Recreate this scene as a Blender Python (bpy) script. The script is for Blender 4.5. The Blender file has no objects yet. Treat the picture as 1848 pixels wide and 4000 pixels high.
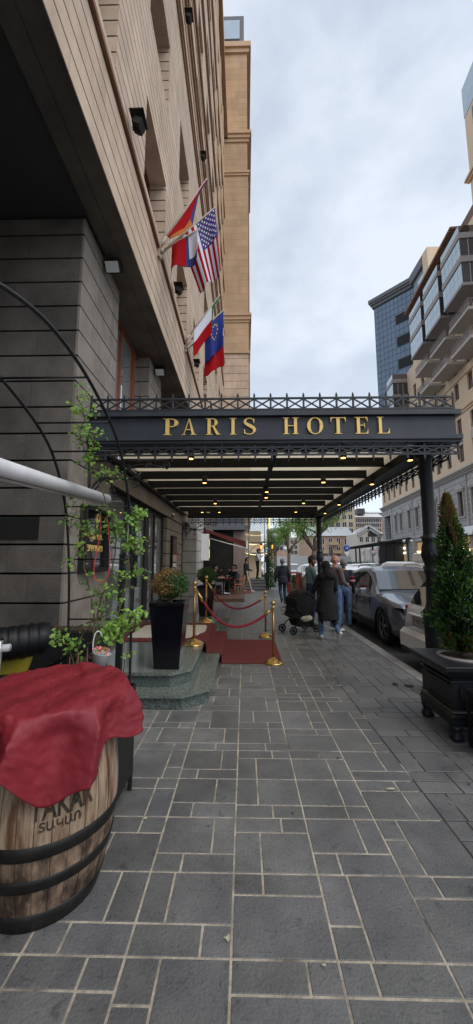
import bpy, math, random
import numpy as np
from mathutils import Vector, Matrix, Quaternion
random.seed(7)
S = bpy.context.scene
COL = S.collection
R = math.radians
PI = math.pi

# ------------------------------------------------------------------ materials
MATS = {}
def mat(name, c1, c2=None, rough=.7, metal=0., scale=6., bump=0., bscale=None, detail=5., stretch=(1,1,1), spec=.5, coat=0., r2=None, emit=None, es=1., alpha=1., contrast=(.35,.65), trans=0.):
    m = bpy.data.materials.new(name); m.use_nodes = True
    nt = m.node_tree; b = nt.nodes['Principled BSDF']
    b.inputs['Base Color'].default_value = (*c1, 1)
    b.inputs['Roughness'].default_value = rough
    b.inputs['Metallic'].default_value = metal
    b.inputs['Specular IOR Level'].default_value = spec
    if coat: b.inputs['Coat Weight'].default_value = coat; b.inputs['Coat Roughness'].default_value = .05
    if trans: b.inputs['Transmission Weight'].default_value = trans
    if emit: b.inputs['Emission Color'].default_value = (*emit, 1); b.inputs['Emission Strength'].default_value = es
    if alpha < 1: b.inputs['Alpha'].default_value = alpha
    if c2 is not None or bump or r2 is not None:
        tc = nt.nodes.new('ShaderNodeTexCoord'); mp = nt.nodes.new('ShaderNodeMapping')
        mp.inputs['Scale'].default_value = stretch
        geo = nt.nodes.new('ShaderNodeNewGeometry')
        nt.links.new(tc.outputs['Object'], mp.inputs['Vector'])
        n = nt.nodes.new('ShaderNodeTexNoise'); n.inputs['Scale'].default_value = scale; n.inputs['Detail'].default_value = detail; n.inputs['Roughness'].default_value = .62
        nt.links.new(mp.outputs[0], n.inputs['Vector'])
        mr = nt.nodes.new('ShaderNodeMapRange'); mr.inputs[1].default_value = contrast[0]; mr.inputs[2].default_value = contrast[1]
        nt.links.new(n.outputs['Fac'], mr.inputs[0])
        if c2 is not None:
            mx = nt.nodes.new('ShaderNodeMix'); mx.data_type = 'RGBA'
            mx.inputs[6].default_value = (*c1, 1); mx.inputs[7].default_value = (*c2, 1)
            nt.links.new(mr.outputs[0], mx.inputs[0]); nt.links.new(mx.outputs[2], b.inputs['Base Color'])
        if r2 is not None:
            m2 = nt.nodes.new('ShaderNodeMapRange'); m2.inputs[1].default_value = contrast[0]; m2.inputs[2].default_value = contrast[1]
            m2.inputs[3].default_value = rough; m2.inputs[4].default_value = r2
            nt.links.new(n.outputs['Fac'], m2.inputs[0]); nt.links.new(m2.outputs[0], b.inputs['Roughness'])
        if bump:
            n2 = nt.nodes.new('ShaderNodeTexNoise'); n2.inputs['Scale'].default_value = bscale or scale*6; n2.inputs['Detail'].default_value = 4
            nt.links.new(mp.outputs[0], n2.inputs['Vector'])
            bp = nt.nodes.new('ShaderNodeBump'); bp.inputs['Strength'].default_value = bump; bp.inputs['Distance'].default_value = .02
            nt.links.new(n2.outputs['Fac'], bp.inputs['Height']); nt.links.new(bp.outputs[0], b.inputs['Normal'])
    MATS[name] = m
    return m
def vcol(name, m, mul=1.):
    """multiply a material's base colour by the mesh attribute 'tone' (per block / tile variation)"""
    nt = m.node_tree; b = nt.nodes['Principled BSDF']
    at = nt.nodes.new('ShaderNodeAttribute'); at.attribute_name = 'tone'
    mx = nt.nodes.new('ShaderNodeMix'); mx.data_type = 'RGBA'; mx.blend_type = 'MULTIPLY'; mx.inputs[0].default_value = 1
    s = b.inputs['Base Color']
    if s.is_linked: nt.links.new(s.links[0].from_socket, mx.inputs[6])
    else: mx.inputs[6].default_value = s.default_value
    nt.links.new(at.outputs['Color'], mx.inputs[7]); nt.links.new(mx.outputs[2], s)
    return m
M = MATS
def spots(m, scale, lo, hi, dark, stretch=(1,1,1), detail=6.):
    """dirt and wear: a second noise darkens (or lightens) parts of the base colour"""
    nt = m.node_tree; b = nt.nodes['Principled BSDF']; s = b.inputs['Base Color']
    tc = nt.nodes.new('ShaderNodeTexCoord'); mp = nt.nodes.new('ShaderNodeMapping'); mp.inputs['Scale'].default_value = stretch
    n = nt.nodes.new('ShaderNodeTexNoise'); n.inputs['Scale'].default_value = scale; n.inputs['Detail'].default_value = detail; n.inputs['Roughness'].default_value = .6
    mr = nt.nodes.new('ShaderNodeMapRange'); mr.inputs[1].default_value = lo; mr.inputs[2].default_value = hi; mr.inputs[3].default_value = dark; mr.inputs[4].default_value = 1.
    mx = nt.nodes.new('ShaderNodeMix'); mx.data_type = 'RGBA'; mx.blend_type = 'MULTIPLY'; mx.inputs[0].default_value = 1
    nt.links.new(tc.outputs['Object'], mp.inputs[0]); nt.links.new(mp.outputs[0], n.inputs['Vector']); nt.links.new(n.outputs['Fac'], mr.inputs[0])
    if s.is_linked: nt.links.new(s.links[0].from_socket, mx.inputs[6])
    else: mx.inputs[6].default_value = s.default_value
    nt.links.new(mr.outputs[0], mx.inputs[7]); nt.links.new(mx.outputs[2], s)
vcol('t', mat('paver', (.118,.120,.125), (.188,.187,.185), rough=.36, r2=.62, scale=2.6, bump=.25, bscale=70, detail=9, spec=.6))
spots(M['paver'], 11., .30, .40, .62); spots(M['paver'], .7, .35, .62, .72); spots(M['paver'], 55., .36, .42, .7)
mat('grout', (.50,.44,.35), (.08,.07,.06), rough=.9, scale=1.6, bump=.4, bscale=50, contrast=(.52,.70)); spots(M['grout'], 9., .35, .6, .55)
mat('grout_dark', (.045,.04,.036), (.46,.40,.33), rough=.9, scale=2.2, bump=.4, bscale=50, contrast=(.56,.66))
mat('kerb_stone', (.19,.185,.18), (.28,.27,.26), rough=.7, scale=5, bump=.4)
mat('asphalt', (.045,.045,.047), (.07,.07,.07), rough=.75, scale=3, bump=.6, bscale=120)
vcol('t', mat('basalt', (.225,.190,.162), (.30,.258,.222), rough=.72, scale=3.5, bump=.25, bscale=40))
vcol('t', mat('basalt_shaded', (.115,.102,.092), (.195,.172,.152), rough=.72, scale=1.6, bump=.25, bscale=40))  # darker copy of basalt; shade on the camera-facing wall is put into the colour
mat('basalt_gap', (.012,.011,.010), rough=.9)
spots(M['basalt'], 2.2, .3, .6, .78, (3,3,.5)); spots(M['basalt_shaded'], .9, .3, .65, .45, (1.2,1,.9))
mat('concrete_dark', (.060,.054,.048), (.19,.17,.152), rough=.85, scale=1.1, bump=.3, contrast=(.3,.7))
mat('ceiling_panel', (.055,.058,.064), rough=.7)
vcol('t', mat('tan_stone', (.59,.44,.325), (.70,.54,.41), rough=.75, scale=1.6, bump=.2, bscale=30))
mat('tan_gap', (.05,.025,.015), rough=.9)
spots(M['tan_stone'], 1.6, .3, .62, .80, (2,2,.35)); spots(M['tan_stone'], 14., .3, .5, .90)
mat('tan_mould', (.20,.10,.06), (.28,.15,.09), rough=.8, scale=3)
mat('tan_cornice', (.33,.20,.125), (.40,.25,.16), rough=.8, scale=2)
mat('pink_stone', (.26,.19,.165), (.33,.25,.22), rough=.8, scale=3)
mat('purlin_black', (.005,.005,.007), rough=.6, spec=.3)
mat('tan_smooth', (.50,.33,.20), (.58,.40,.25), rough=.8, scale=.7, bump=.15, stretch=(1,1,.5))
vcol('t', mat('tan_ashlar', (.53,.35,.205), (.60,.415,.255), rough=.8, scale=.7, bump=.12, stretch=(1,1,.5)))
spots(M['tan_ashlar'], .5, .3, .65, .82, (2,1,.3))
mat('interior_shade', (.014,.013,.012), (.028,.025,.023), rough=.8, scale=2)  # near-black colour stands in for the unlit cafe interior
mat('grey_slab', (.12,.135,.16), (.17,.18,.21), rough=.8, scale=.9, stretch=(.3,1,4))
vcol('t', mat('light_block', (.40,.38,.36), (.47,.45,.42), rough=.7, scale=4, bump=.2))
mat('wood', (.19,.055,.02), (.26,.08,.03), rough=.45, scale=3, stretch=(8,8,1))
mat('iron', (.022,.025,.031), (.032,.035,.042), rough=.42, scale=20, spec=.5, bump=.05)
mat('fascia_paint', (.034,.040,.052), (.050,.057,.070), rough=.5, scale=4, stretch=(1,1,.4))
spots(M['fascia_paint'], 3., .3, .6, .7, (.4,1,3))
mat('gold', (.90,.62,.20), rough=.42, metal=.25)
mat('brass', (.78,.55,.22), (.60,.40,.14), rough=.22, metal=1., scale=30)
mat('brass_dark', (.45,.25,.10), rough=.28, metal=1.)
mat('velvet', (.22,.008,.018), (.34,.016,.03), rough=.8, scale=30, bump=.2)
mat('red_carpet', (.155,.026,.022), (.21,.038,.032), rough=.95, scale=90, bump=.6, bscale=300)
mat('beige_mat', (.66,.60,.52), (.74,.68,.60), rough=.95, scale=9, bump=.3)
mat('green_granite', (.085,.100,.088), (.27,.30,.27), rough=.16, r2=.24, scale=75, detail=3, spec=.6, contrast=(.42,.66))
mat('green_granite_rough', (.045,.062,.056), (.18,.215,.20), rough=.5, scale=50, detail=3, contrast=(.4,.7))
mat('black_gloss', (.006,.006,.009), rough=.12, spec=.5)
mat('black_plastic', (.008,.008,.009), rough=.45, spec=.35)
mat('black_matte', (.006,.006,.006), (.010,.010,.010), rough=.75, scale=20)
mat('black_iron', (.008,.009,.012), (.015,.016,.019), rough=.42, spec=.4, scale=18, bump=.15)
mat('glass_dark', (.012,.014,.016), rough=.03, spec=.9)
mat('glass_door', (.50,.53,.54), rough=.03, spec=1., metal=.62)
M['glass_door'].node_tree.nodes['Principled BSDF'].inputs['IOR'].default_value = 2.3
M['glass_dark'].node_tree.nodes['Principled BSDF'].inputs['IOR'].default_value = 1.9
mat('window_dark', (.022,.014,.014), (.07,.045,.04), rough=.15, spec=.7, scale=2)
mat('bark', (.12,.09,.07), (.20,.155,.12), rough=.9, scale=20, bump=.5)
mat('stem', (.12,.075,.05), (.16,.17,.06), rough=.8, scale=12)
for nm, c in (('leaf_a',(.20,.38,.07)),('leaf_b',(.36,.58,.11)),('leaf_c',(.10,.22,.055)),('leaf_box',(.03,.085,.018)),('leaf_box2',(.08,.18,.035)),
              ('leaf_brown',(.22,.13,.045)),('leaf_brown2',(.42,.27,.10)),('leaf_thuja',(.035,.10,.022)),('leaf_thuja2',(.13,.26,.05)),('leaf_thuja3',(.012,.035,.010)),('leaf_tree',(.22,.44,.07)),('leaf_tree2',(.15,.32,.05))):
    m = mat(nm, c, tuple(x*.65 for x in c), rough=.6, scale=9)
    nt = m.node_tree; b = nt.nodes['Principled BSDF']; out = nt.nodes['Material Output']
    tr = nt.nodes.new('ShaderNodeBsdfTranslucent'); tr.inputs[0].default_value = (*[min(1,x*1.5) for x in c], 1)
    ms = nt.nodes.new('ShaderNodeMixShader'); ms.inputs[0].default_value = .3
    nt.links.new(b.outputs[0], ms.inputs[1]); nt.links.new(tr.outputs[0], ms.inputs[2]); nt.links.new(ms.outputs[0], out.inputs[0])
# translucent tan canopy glass
m = bpy.data.materials.new('canopy_glass'); m.use_nodes = True; nt = m.node_tree; M['canopy_glass'] = m
b = nt.nodes['Principled BSDF']; b.inputs['Base Color'].default_value = (.42,.38,.31,1); b.inputs['Roughness'].default_value = .25
tr = nt.nodes.new('ShaderNodeBsdfTranslucent'); tr.inputs[0].default_value = (.86,.79,.66,1)
tp = nt.nodes.new('ShaderNodeBsdfTransparent'); tp.inputs[0].default_value = (.92,.87,.76,1)
m1 = nt.nodes.new('ShaderNodeMixShader'); m1.inputs[0].default_value = .75
m2 = nt.nodes.new('ShaderNodeMixShader'); m2.inputs[0].default_value = .45
nt.links.new(b.outputs[0], m1.inputs[1]); nt.links.new(tr.outputs[0], m1.inputs[2])
nt.links.new(m1.outputs[0], m2.inputs[1]); nt.links.new(tp.outputs[0], m2.inputs[2]); nt.links.new(m2.outputs[0], nt.nodes['Material Output'].inputs[0])

mat('bulb', (1,.8,.4), emit=(1.,.52,.12), es=6)
mat('lantern_glow', (1,.4,.1), emit=(1.,.32,.06), es=3)
mat('neon', (1,.9,.1), emit=(1.,.75,.05), es=2.5)
mat('warm_string', (1,.8,.5), emit=(1.,.72,.4), es=4)
mat('shop_glow', (.9,1,.95), emit=(.8,1.,.9), es=2.2)
mat('shop_warm', (.35,.25,.15), emit=(1.,.6,.25), es=.25)
mat('lamp_glass', (.75,.78,.78), rough=.25)
mat('globe', (.82,.82,.80), rough=.35)
mat('cover_red', (.19,.009,.017), (.26,.016,.027), rough=.6, scale=5, bump=.16, bscale=16)
mat('white_tube', (.72,.71,.72), (.60,.59,.60), rough=.4, scale=5)
mat('steel', (.55,.55,.56), rough=.3, metal=.9)
mat('zinc', (.55,.56,.57), (.45,.46,.47), rough=.45, scale=12)
mat('yellow', (.42,.34,.03), (.34,.27,.03), rough=.5, scale=8, bump=.4, bscale=12)
mat('red_string', (.60,.05,.04), rough=.7)
mat('flower', (.75,.16,.22), (.80,.35,.30), rough=.8, scale=60)
mat('soil', (.05,.035,.025), (.09,.06,.04), rough=1, scale=30, bump=.8)
mat('rust', (.16,.08,.05), (.08,.045,.035), rough=.7, scale=15)
mat('awning_red', (.085,.012,.010), (.12,.016,.012), rough=.85, scale=4)
mat('awning_cap', (.42,.12,.06), rough=.6)
mat('table_red', (.20,.03,.025), rough=.5)
mat('chair_orange', (.40,.13,.04), rough=.45)
mat('deck_wood', (.10,.055,.04), (.14,.08,.055), rough=.7, scale=6, stretch=(1,12,1))
mat('step_stone', (.12,.115,.11), (.17,.165,.16), rough=.7, scale=8)
mat('white_paint', (.78,.78,.77), rough=.5)
mat('cream_paint', (.80,.76,.66), rough=.5)
mat('barrel_wood', (.37,.275,.185), (.13,.058,.028), rough=.75, scale=4.5, stretch=(5,5,.7), bump=.5, bscale=9, detail=8, contrast=(.38,.62))
mat('barrel_dark', (.05,.028,.018), (.34,.23,.155), rough=.7, scale=5, stretch=(3,3,1.2), bump=.5, bscale=9, detail=8, contrast=(.42,.72))
mat('hoop', (.006,.006,.006), (.020,.017,.015), rough=.5, metal=.3, scale=14)
mat('ink', (.018,.014,.012), (.08,.05,.03), rough=.9, scale=40)
# people
mat('skin', (.50,.27,.18), (.44,.22,.15), rough=.5, scale=15)
mat('skin_tan', (.36,.18,.11), rough=.5)
mat('hair_black', (.012,.009,.008), rough=.6)
mat('hair_grey', (.20,.19,.18), (.10,.09,.085), rough=.7, scale=50)
mat('cloth_teal', (.12,.19,.20), (.15,.23,.24), rough=.9, scale=9, bump=.3)
mat('cloth_brown', (.115,.085,.08), (.15,.115,.105), rough=.9, scale=8, bump=.3)
mat('cloth_black', (.004,.004,.005), (.008,.008,.009), rough=.85, scale=10, bump=.3)
mat('cloth_navy', (.012,.014,.026), (.020,.023,.038), rough=.85, scale=9, bump=.3)
mat('cloth_white', (.72,.73,.78), rough=.85)
mat('cloth_khaki', (.42,.35,.24), (.36,.29,.2), rough=.9, scale=10)
mat('cloth_cream', (.55,.53,.47), rough=.9)
mat('denim', (.055,.105,.22), (.14,.22,.36), rough=.9, scale=7, bump=.3)
mat('denim_dark', (.015,.028,.07), (.03,.055,.12), rough=.9, scale=7)
mat('shoe_white', (.72,.71,.69), rough=.6)
mat('shoe_black', (.015,.013,.012), rough=.5)
mat('stripe_red', (.55,.03,.04), rough=.8)
mat('bag_cream', (.62,.58,.42), (.40,.37,.25), rough=.85, scale=12, bump=.4)
mat('rubber', (.012,.012,.013), rough=.7)
# cars
mat('paint_grey', (.17,.185,.225), rough=.3, metal=.5, coat=1.)
mat('paint_white', (.78,.79,.80), rough=.3, coat=1.)
mat('paint_dark', (.03,.03,.035), rough=.3, coat=1.)
mat('car_glass', (.02,.024,.026), rough=.03, spec=1.)
M['car_glass'].node_tree.nodes['Principled BSDF'].inputs['IOR'].default_value = 2.1
mat('rim', (.30,.30,.31), rough=.3, metal=.9)
mat('tail_red', (.25,.01,.012), rough=.15)
mat('tail_red_on', (.6,.02,.01), rough=.2, emit=(1,.05,.02), es=1.6)
mat('lamp_clear', (.55,.57,.6), rough=.1, metal=.3)
mat('plate_grey', (.45,.43,.42), rough=.5)
# flags
mat('f_red', (.33,.008,.012), rough=1, spec=.1)
mat('f_blue', (.020,.025,.16), rough=.85)
mat('f_orange', (.42,.12,.01), rough=.85)
mat('f_white', (.62,.63,.72), rough=.85)
mat('f_purple', (.05,.03,.19), rough=.85)
mat('f_eu', (.010,.022,.20), rough=.85)
mat('f_green', (.01,.16,.05), rough=.85)
mat('f_star', (.80,.62,.05), rough=.8)
mat('f_starw', (.8,.8,.85), rough=.8)
mat('pole', (.42,.34,.27), rough=.5)
# far buildings
mat('far_beige', (.66,.50,.34), (.72,.56,.40), rough=.85, scale=.2)
mat('far_beige2', (.62,.44,.28), (.70,.52,.36), rough=.85, scale=.3)
vcol('t', mat('far_grey', (.36,.345,.335), (.42,.405,.395), rough=.8, scale=.3))
mat('far_trim', (.45,.41,.38), rough=.8)
mat('far_pink', (.52,.33,.22), (.60,.40,.28), rough=.85, scale=.3)
mat('far_tan', (.55,.42,.26), (.62,.48,.31), rough=.85, scale=.3)
mat('far_brick', (.42,.24,.15), rough=.85)
mat('far_cream', (.68,.63,.54), rough=.85)
mat('far_roof', (.62,.62,.62), rough=.7)
mat('far_dark', (.05,.045,.05), rough=.5)
mat('bay_metal', (.30,.27,.26), rough=.6)
mat('soffit', (.22,.18,.16), rough=.8)
mat('soffit_brown', (.20,.11,.07), rough=.8)
mat('bay_glass', (.42,.50,.56), (.48,.57,.62), rough=.12, scale=.5, metal=.35)
mat('tower_glass', (.115,.155,.215), (.14,.185,.245), rough=.12, scale=.25, metal=.35)
mat('tower_line', (.07,.11,.17), rough=.5)
mat('tower_roof', (.12,.12,.125), rough=.6)
mat('sign_blue', (.01,.08,.40), rough=.4)
mat('sign_red', (.6,.02,.02), rough=.4)
mat('stripe_blue', (.04,.06,.18), rough=.8)

# ------------------------------------------------------------------ mesh builder
class MB:
    def __init__(s): s.v=[]; s.f=[]; s.m=[]; s.t=[]; s.tone=None; s.sm=[]; s.smooth=False
    def add(s, vs, fs, m=0):
        o=len(s.v); s.v += [tuple(v) for v in vs]
        t = s.tone if s.tone is not None else 1.
        for f in fs: s.f.append(tuple(i+o for i in f)); s.m.append(m); s.t.append(t); s.sm.append(s.smooth)
        return s
    def box(s, x0,x1,y0,y1,z0,z1, m=0):
        vs=[(x,y,z) for z in (z0,z1) for y in (y0,y1) for x in (x0,x1)]
        return s.add(vs, [(0,2,3,1),(4,5,7,6),(0,1,5,4),(2,6,7,3),(0,4,6,2),(1,3,7,5)], m)
    def bbox(s, x0,x1,y0,y1,z0,z1, b=.01, m=0):
        """box with chamfered vertical and top edges"""
        pts=[(x0+b,y0),(x1-b,y0),(x1,y0+b),(x1,y1-b),(x1-b,y1),(x0+b,y1),(x0,y1-b),(x0,y0+b)]
        ins=[(x0+b,y0+b),(x1-b,y0+b),(x1-b,y0+b),(x1-b,y1-b),(x1-b,y1-b),(x0+b,y1-b),(x0+b,y1-b),(x0+b,y0+b)]
        vs=[(x,y,z0) for x,y in pts]+[(x,y,z1-b) for x,y in pts]+[(x,y,z1) for x,y in ins]
        n=8; fs=[]
        for i in range(n):
            j=(i+1)%n; fs.append((i,j,n+j,n+i)); fs.append((n+i,n+j,2*n+j,2*n+i))
        fs.append(tuple(range(2*n,3*n))); fs.append(tuple(reversed(range(n))))
        return s.add(vs,fs,m)
    def obox(s, c, size, q, m=0):
        hx,hy,hz=[a/2 for a in size]; c=Vector(c)
        vs=[c+q@Vector((x,y,z)) for z in (-hz,hz) for y in (-hy,hy) for x in (-hx,hx)]
        return s.add(vs, [(0,2,3,1),(4,5,7,6),(0,1,5,4),(2,6,7,3),(0,4,6,2),(1,3,7,5)], m)
    def bar(s, p0, p1, w, d=None, m=0, up=(0,0,1)):
        """rectangular bar between two points"""
        p0=Vector(p0); p1=Vector(p1); a=(p1-p0); L=a.length
        if L<1e-6: return s
        a/=L; u=Vector(up)
        if abs(a.dot(u))>.98: u=Vector((0,1,0)) if abs(a.y)<.9 else Vector((1,0,0))
        x=a.cross(u).normalized(); z=x.cross(a).normalized(); d=d or w
        vs=[p+x*sx*w/2+z*sz*d/2 for p in (p0,p1) for sx,sz in ((-1,-1),(1,-1),(1,1),(-1,1))]
        return s.add(vs,[(3,2,1,0),(4,5,6,7),(0,1,5,4),(1,2,6,5),(2,3,7,6),(3,0,4,7)],m)
    def tube(s, pts, r, n=8, m=0, cap=True, close=False):
        pts=[Vector(p) for p in pts]; N=len(pts)
        rs = r if isinstance(r,(list,tuple)) else [r]*N
        vs=[]; prev=None
        for i,p in enumerate(pts):
            if close: a=(pts[(i+1)%N]-pts[i-1]).normalized()
            else: a=(pts[min(i+1,N-1)]-pts[max(i-1,0)]).normalized()
            if prev is None:
                u=Vector((0,0,1)) if abs(a.z)<.9 else Vector((1,0,0)); x=a.cross(u).normalized()
            else:
                x=(prev-a*prev.dot(a)); x = x.normalized() if x.length>1e-6 else a.orthogonal().normalized()
            prev=x; y=a.cross(x)
            for k in range(n):
                t=2*PI*k/n; vs.append(p+(x*math.cos(t)+y*math.sin(t))*rs[i])
        fs=[]
        for i in range(N if close else N-1):
            for k in range(n):
                a0=i*n+k; a1=i*n+(k+1)%n; j=(i+1)%N
                fs.append((a0,a1,j*n+(k+1)%n,j*n+k))
        if cap and not close: fs.append(tuple(reversed(range(n)))); fs.append(tuple(range((N-1)*n,N*n)))
        o=s.smooth; s.smooth=True; s.add(vs,fs,m); s.smooth=o
        return s
    def lathe(s, prof, c=(0,0,0), n=20, m=0, sx=1., sy=1., sq=False, cap=True, smooth=True):
        """prof: [(r,z)]; sq=True gives a square section"""
        cx,cy,cz=c; vs=[]
        if sq: n=4
        for r,z in prof:
            for k in range(n):
                t=2*PI*k/n+(PI/4 if sq else 0); rr=r*(math.sqrt(2) if sq else 1)
                vs.append((cx+rr*math.cos(t)*sx, cy+rr*math.sin(t)*sy, cz+z))
        fs=[]
        for i in range(len(prof)-1):
            for k in range(n): fs.append((i*n+k,i*n+(k+1)%n,(i+1)*n+(k+1)%n,(i+1)*n+k))
        if cap:
            fs.append(tuple(reversed(range(n)))); L=(len(prof)-1)*n; fs.append(tuple(range(L,L+n)))
        o=s.smooth; s.smooth=smooth and not sq; s.add(vs,fs,m); s.smooth=o
        return s
    def prism(s, pts, f0, f1, m=0):
        """closed polygon extruded: f0/f1 map (a,b) to a 3d point"""
        n=len(pts); vs=[f0(*p) for p in pts]+[f1(*p) for p in pts]
        fs=[tuple(reversed(range(n))),tuple(range(n,2*n))]+[(i,(i+1)%n,n+(i+1)%n,n+i) for i in range(n)]
        return s.add(vs,fs,m)
    def ball(s, c, r, m=0, n=12, sx=1,sy=1,sz=1):
        prof=[(max(.001,math.sin(PI*i/(n//2+1)))*r, -math.cos(PI*i/(n//2+1))*r*sz) for i in range(n//2+2)]
        return s.lathe(prof,c,n,m,sx,sy,cap=False)
    def build(s, name, mats, parent=None, recalc=True, **tags):
        me=bpy.data.meshes.new(name); me.from_pydata(s.v,[],s.f)
        if not isinstance(mats,(list,tuple)): mats=[mats]
        for k in mats: me.materials.append(M[k] if isinstance(k,str) else k)
        me.polygons.foreach_set('material_index', s.m)
        me.polygons.foreach_set('use_smooth', s.sm)
        if any(t!=1. for t in s.t):
            ca=me.color_attributes.new('tone','FLOAT_COLOR','CORNER')
            arr=[]
            for p,t in zip(me.polygons,s.t):
                c=(t,t,t,1.) if not isinstance(t,tuple) else (*t,1.)
                arr+= list(c)*p.loop_total
            ca.data.foreach_set('color',arr)
        elif any(k in ('paver','basalt','basalt_shaded','tan_stone','light_block','far_grey','tan_ashlar') for k in mats if isinstance(k,str)):
            ca=me.color_attributes.new('tone','FLOAT_COLOR','CORNER'); ca.data.foreach_set('color',[1.]*(4*len(me.loops)))
        if recalc:
            import bmesh
            bm=bmesh.new(); bm.from_mesh(me); bmesh.ops.recalc_face_normals(bm,faces=bm.faces); bm.to_mesh(me); bm.free()
        me.update()
        return link(name, me, parent, **tags)
def link(name, me, parent=None, **tags):
    o=bpy.data.objects.new(name,me); COL.objects.link(o); setpar(o,parent)
    for k,v in tags.items():
        if v: o[k]=v
    return o
WL={}
def setpar(o,parent):
    if parent is None: return
    o.parent=parent
    if parent.name in WL: o.matrix_parent_inverse=Matrix.Translation(-Vector(WL[parent.name]))
def thing(name,label,category,loc=(0,0,0),group=None,rz=0,local=False,kind=None):
    o=bpy.data.objects.new(name,None); COL.objects.link(o); o.location=loc; o.rotation_euler=(0,0,rz); o.empty_display_size=.2
    o['label']=label; o['category']=category
    if group: o['group']=group
    if kind: o['kind']=kind
    if not local: WL[o.name]=tuple(loc)
    return o
def tag(o,label,category,group=None):
    o['label']=label; o['category']=category
    if group: o['group']=group
    return o
def dup(root, loc, label, rz=None, group=None, scale=None):
    def rec(o,par):
        c=o.copy(); COL.objects.link(c)
        if par: c.parent=par; c.matrix_parent_inverse=o.matrix_parent_inverse.copy()
        for ch in o.children: rec(ch,c)
        return c
    r=rec(root,None); r.location=loc; r['label']=label
    if rz is not None: r.rotation_euler=(0,0,rz)
    if group: r['group']=group
    if scale: r.scale=(scale,)*3
    return r
def bez(p0,p1,p2,p3,n=12):
    p0,p1,p2,p3=map(Vector,(p0,p1,p2,p3)); out=[]
    for i in range(n+1):
        t=i/n; out.append(p0*(1-t)**3+p1*3*t*(1-t)**2+p2*3*t*t*(1-t)+p3*t**3)
    return out
def text(name, body, size, extr, mx, material, parent, spacing=1., xs=1., bold=0.):
    cu=bpy.data.curves.new(name,'FONT'); cu.body=body; cu.size=size; cu.extrude=extr; cu.space_character=spacing; cu.align_x='CENTER'
    cu.resolution_u=3; cu.offset=bold
    ob=bpy.data.objects.new('tmp',cu); COL.objects.link(ob)
    dg=bpy.context.evaluated_depsgraph_get(); me=bpy.data.meshes.new_from_object(ob.evaluated_get(dg)); bpy.data.objects.remove(ob)
    me.transform(mx@Matrix.Diagonal((xs,1,1,1))); me.materials.clear(); me.materials.append(M[material])
    return link(name,me,parent)
def axes(o,x,y):
    x=Vector(x).normalized(); y=Vector(y).normalized(); z=x.cross(y)
    m=Matrix((x,y,z)).transposed().to_4x4(); m.translation=Vector(o); return m
def remesh(mb_verts, mb_faces, voxel, smooth_it=2):
    me=bpy.data.meshes.new('r'); me.from_pydata(mb_verts,[],mb_faces)
    ob=bpy.data.objects.new('r',me); COL.objects.link(ob)
    md=ob.modifiers.new('r','REMESH'); md.mode='VOXEL'; md.voxel_size=voxel
    sm=ob.modifiers.new('s','SMOOTH'); sm.iterations=smooth_it; sm.factor=.5
    dg=bpy.context.evaluated_depsgraph_get(); out=bpy.data.meshes.new_from_object(ob.evaluated_get(dg))
    bpy.data.objects.remove(ob); return out
# ------------------------------------------------------------------ camera, sky, light
cam=bpy.data.cameras.new('camera'); co=bpy.data.objects.new('camera',cam); COL.objects.link(co); S.camera=co
cam.sensor_fit='VERTICAL'; cam.sensor_height=36; cam.lens=36*1450/4000; cam.clip_start=.05; cam.clip_end=3000
P=math.atan(190/1450); PSI=math.atan(31/1450*math.cos(P))
co.location=(0,0,1.65); co.rotation_euler=(PI/2+P,0,PSI)
w=bpy.data.worlds.new('World'); S.world=w; w.use_nodes=True; nt=w.node_tree; nt.nodes.clear()
out=nt.nodes.new('ShaderNodeOutputWorld'); bg=nt.nodes.new('ShaderNodeBackground'); bg2=nt.nodes.new('ShaderNodeBackground'); ad=nt.nodes.new('ShaderNodeAddShader')
sky=nt.nodes.new('ShaderNodeTexSky'); sky.sky_type='NISHITA'; sky.sun_disc=False; sky.sun_elevation=R(58); sky.sun_rotation=R(140)
nt.links.new(sky.outputs[0],bg.inputs[0]); bg.inputs[1].default_value=.05
tc=nt.nodes.new('ShaderNodeTexCoord'); mp=nt.nodes.new('ShaderNodeMapping'); mp.inputs['Scale'].default_value=(1,1,1.5); mp.inputs['Location'].default_value=(.3,.1,.2)
n1=nt.nodes.new('ShaderNodeTexNoise'); n1.inputs['Scale'].default_value=3.2; n1.inputs['Detail'].default_value=6; n1.inputs['Roughness'].default_value=.5; n1.inputs['Distortion'].default_value=.15
nt.links.new(tc.outputs['Generated'],mp.inputs[0]); nt.links.new(mp.outputs[0],n1.inputs['Vector'])
cr=nt.nodes.new('ShaderNodeValToRGB'); e=cr.color_ramp.elements
e[0].position=.40; e[0].color=(.46,.525,.60,1); e[1].position=.62; e[1].color=(.74,.785,.84,1)
nt.links.new(n1.outputs['Fac'],cr.inputs[0])
sx=nt.nodes.new('ShaderNodeSeparateXYZ'); nt.links.new(tc.outputs['Generated'],sx.inputs[0])
mr=nt.nodes.new('ShaderNodeMapRange'); mr.inputs[1].default_value=0.; mr.inputs[2].default_value=.72; mr.inputs[3].default_value=.75; mr.inputs[4].default_value=0.
nt.links.new(sx.outputs['Z'],mr.inputs[0])
mx=nt.nodes.new('ShaderNodeMix'); mx.data_type='RGBA'; mx.inputs[7].default_value=(.80,.84,.90,1)
nt.links.new(mr.outputs[0],mx.inputs[0]); nt.links.new(cr.outputs[0],mx.inputs[6]); nt.links.new(mx.outputs[2],bg2.inputs[0]); bg2.inputs[1].default_value=1.03
nt.links.new(bg.outputs[0],ad.inputs[0]); nt.links.new(bg2.outputs[0],ad.inputs[1]); nt.links.new(ad.outputs[0],out.inputs[0])
sl=bpy.data.lights.new('sun','SUN'); sl.energy=1.5; sl.angle=R(40); sl.color=(1,.95,.88)
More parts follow.
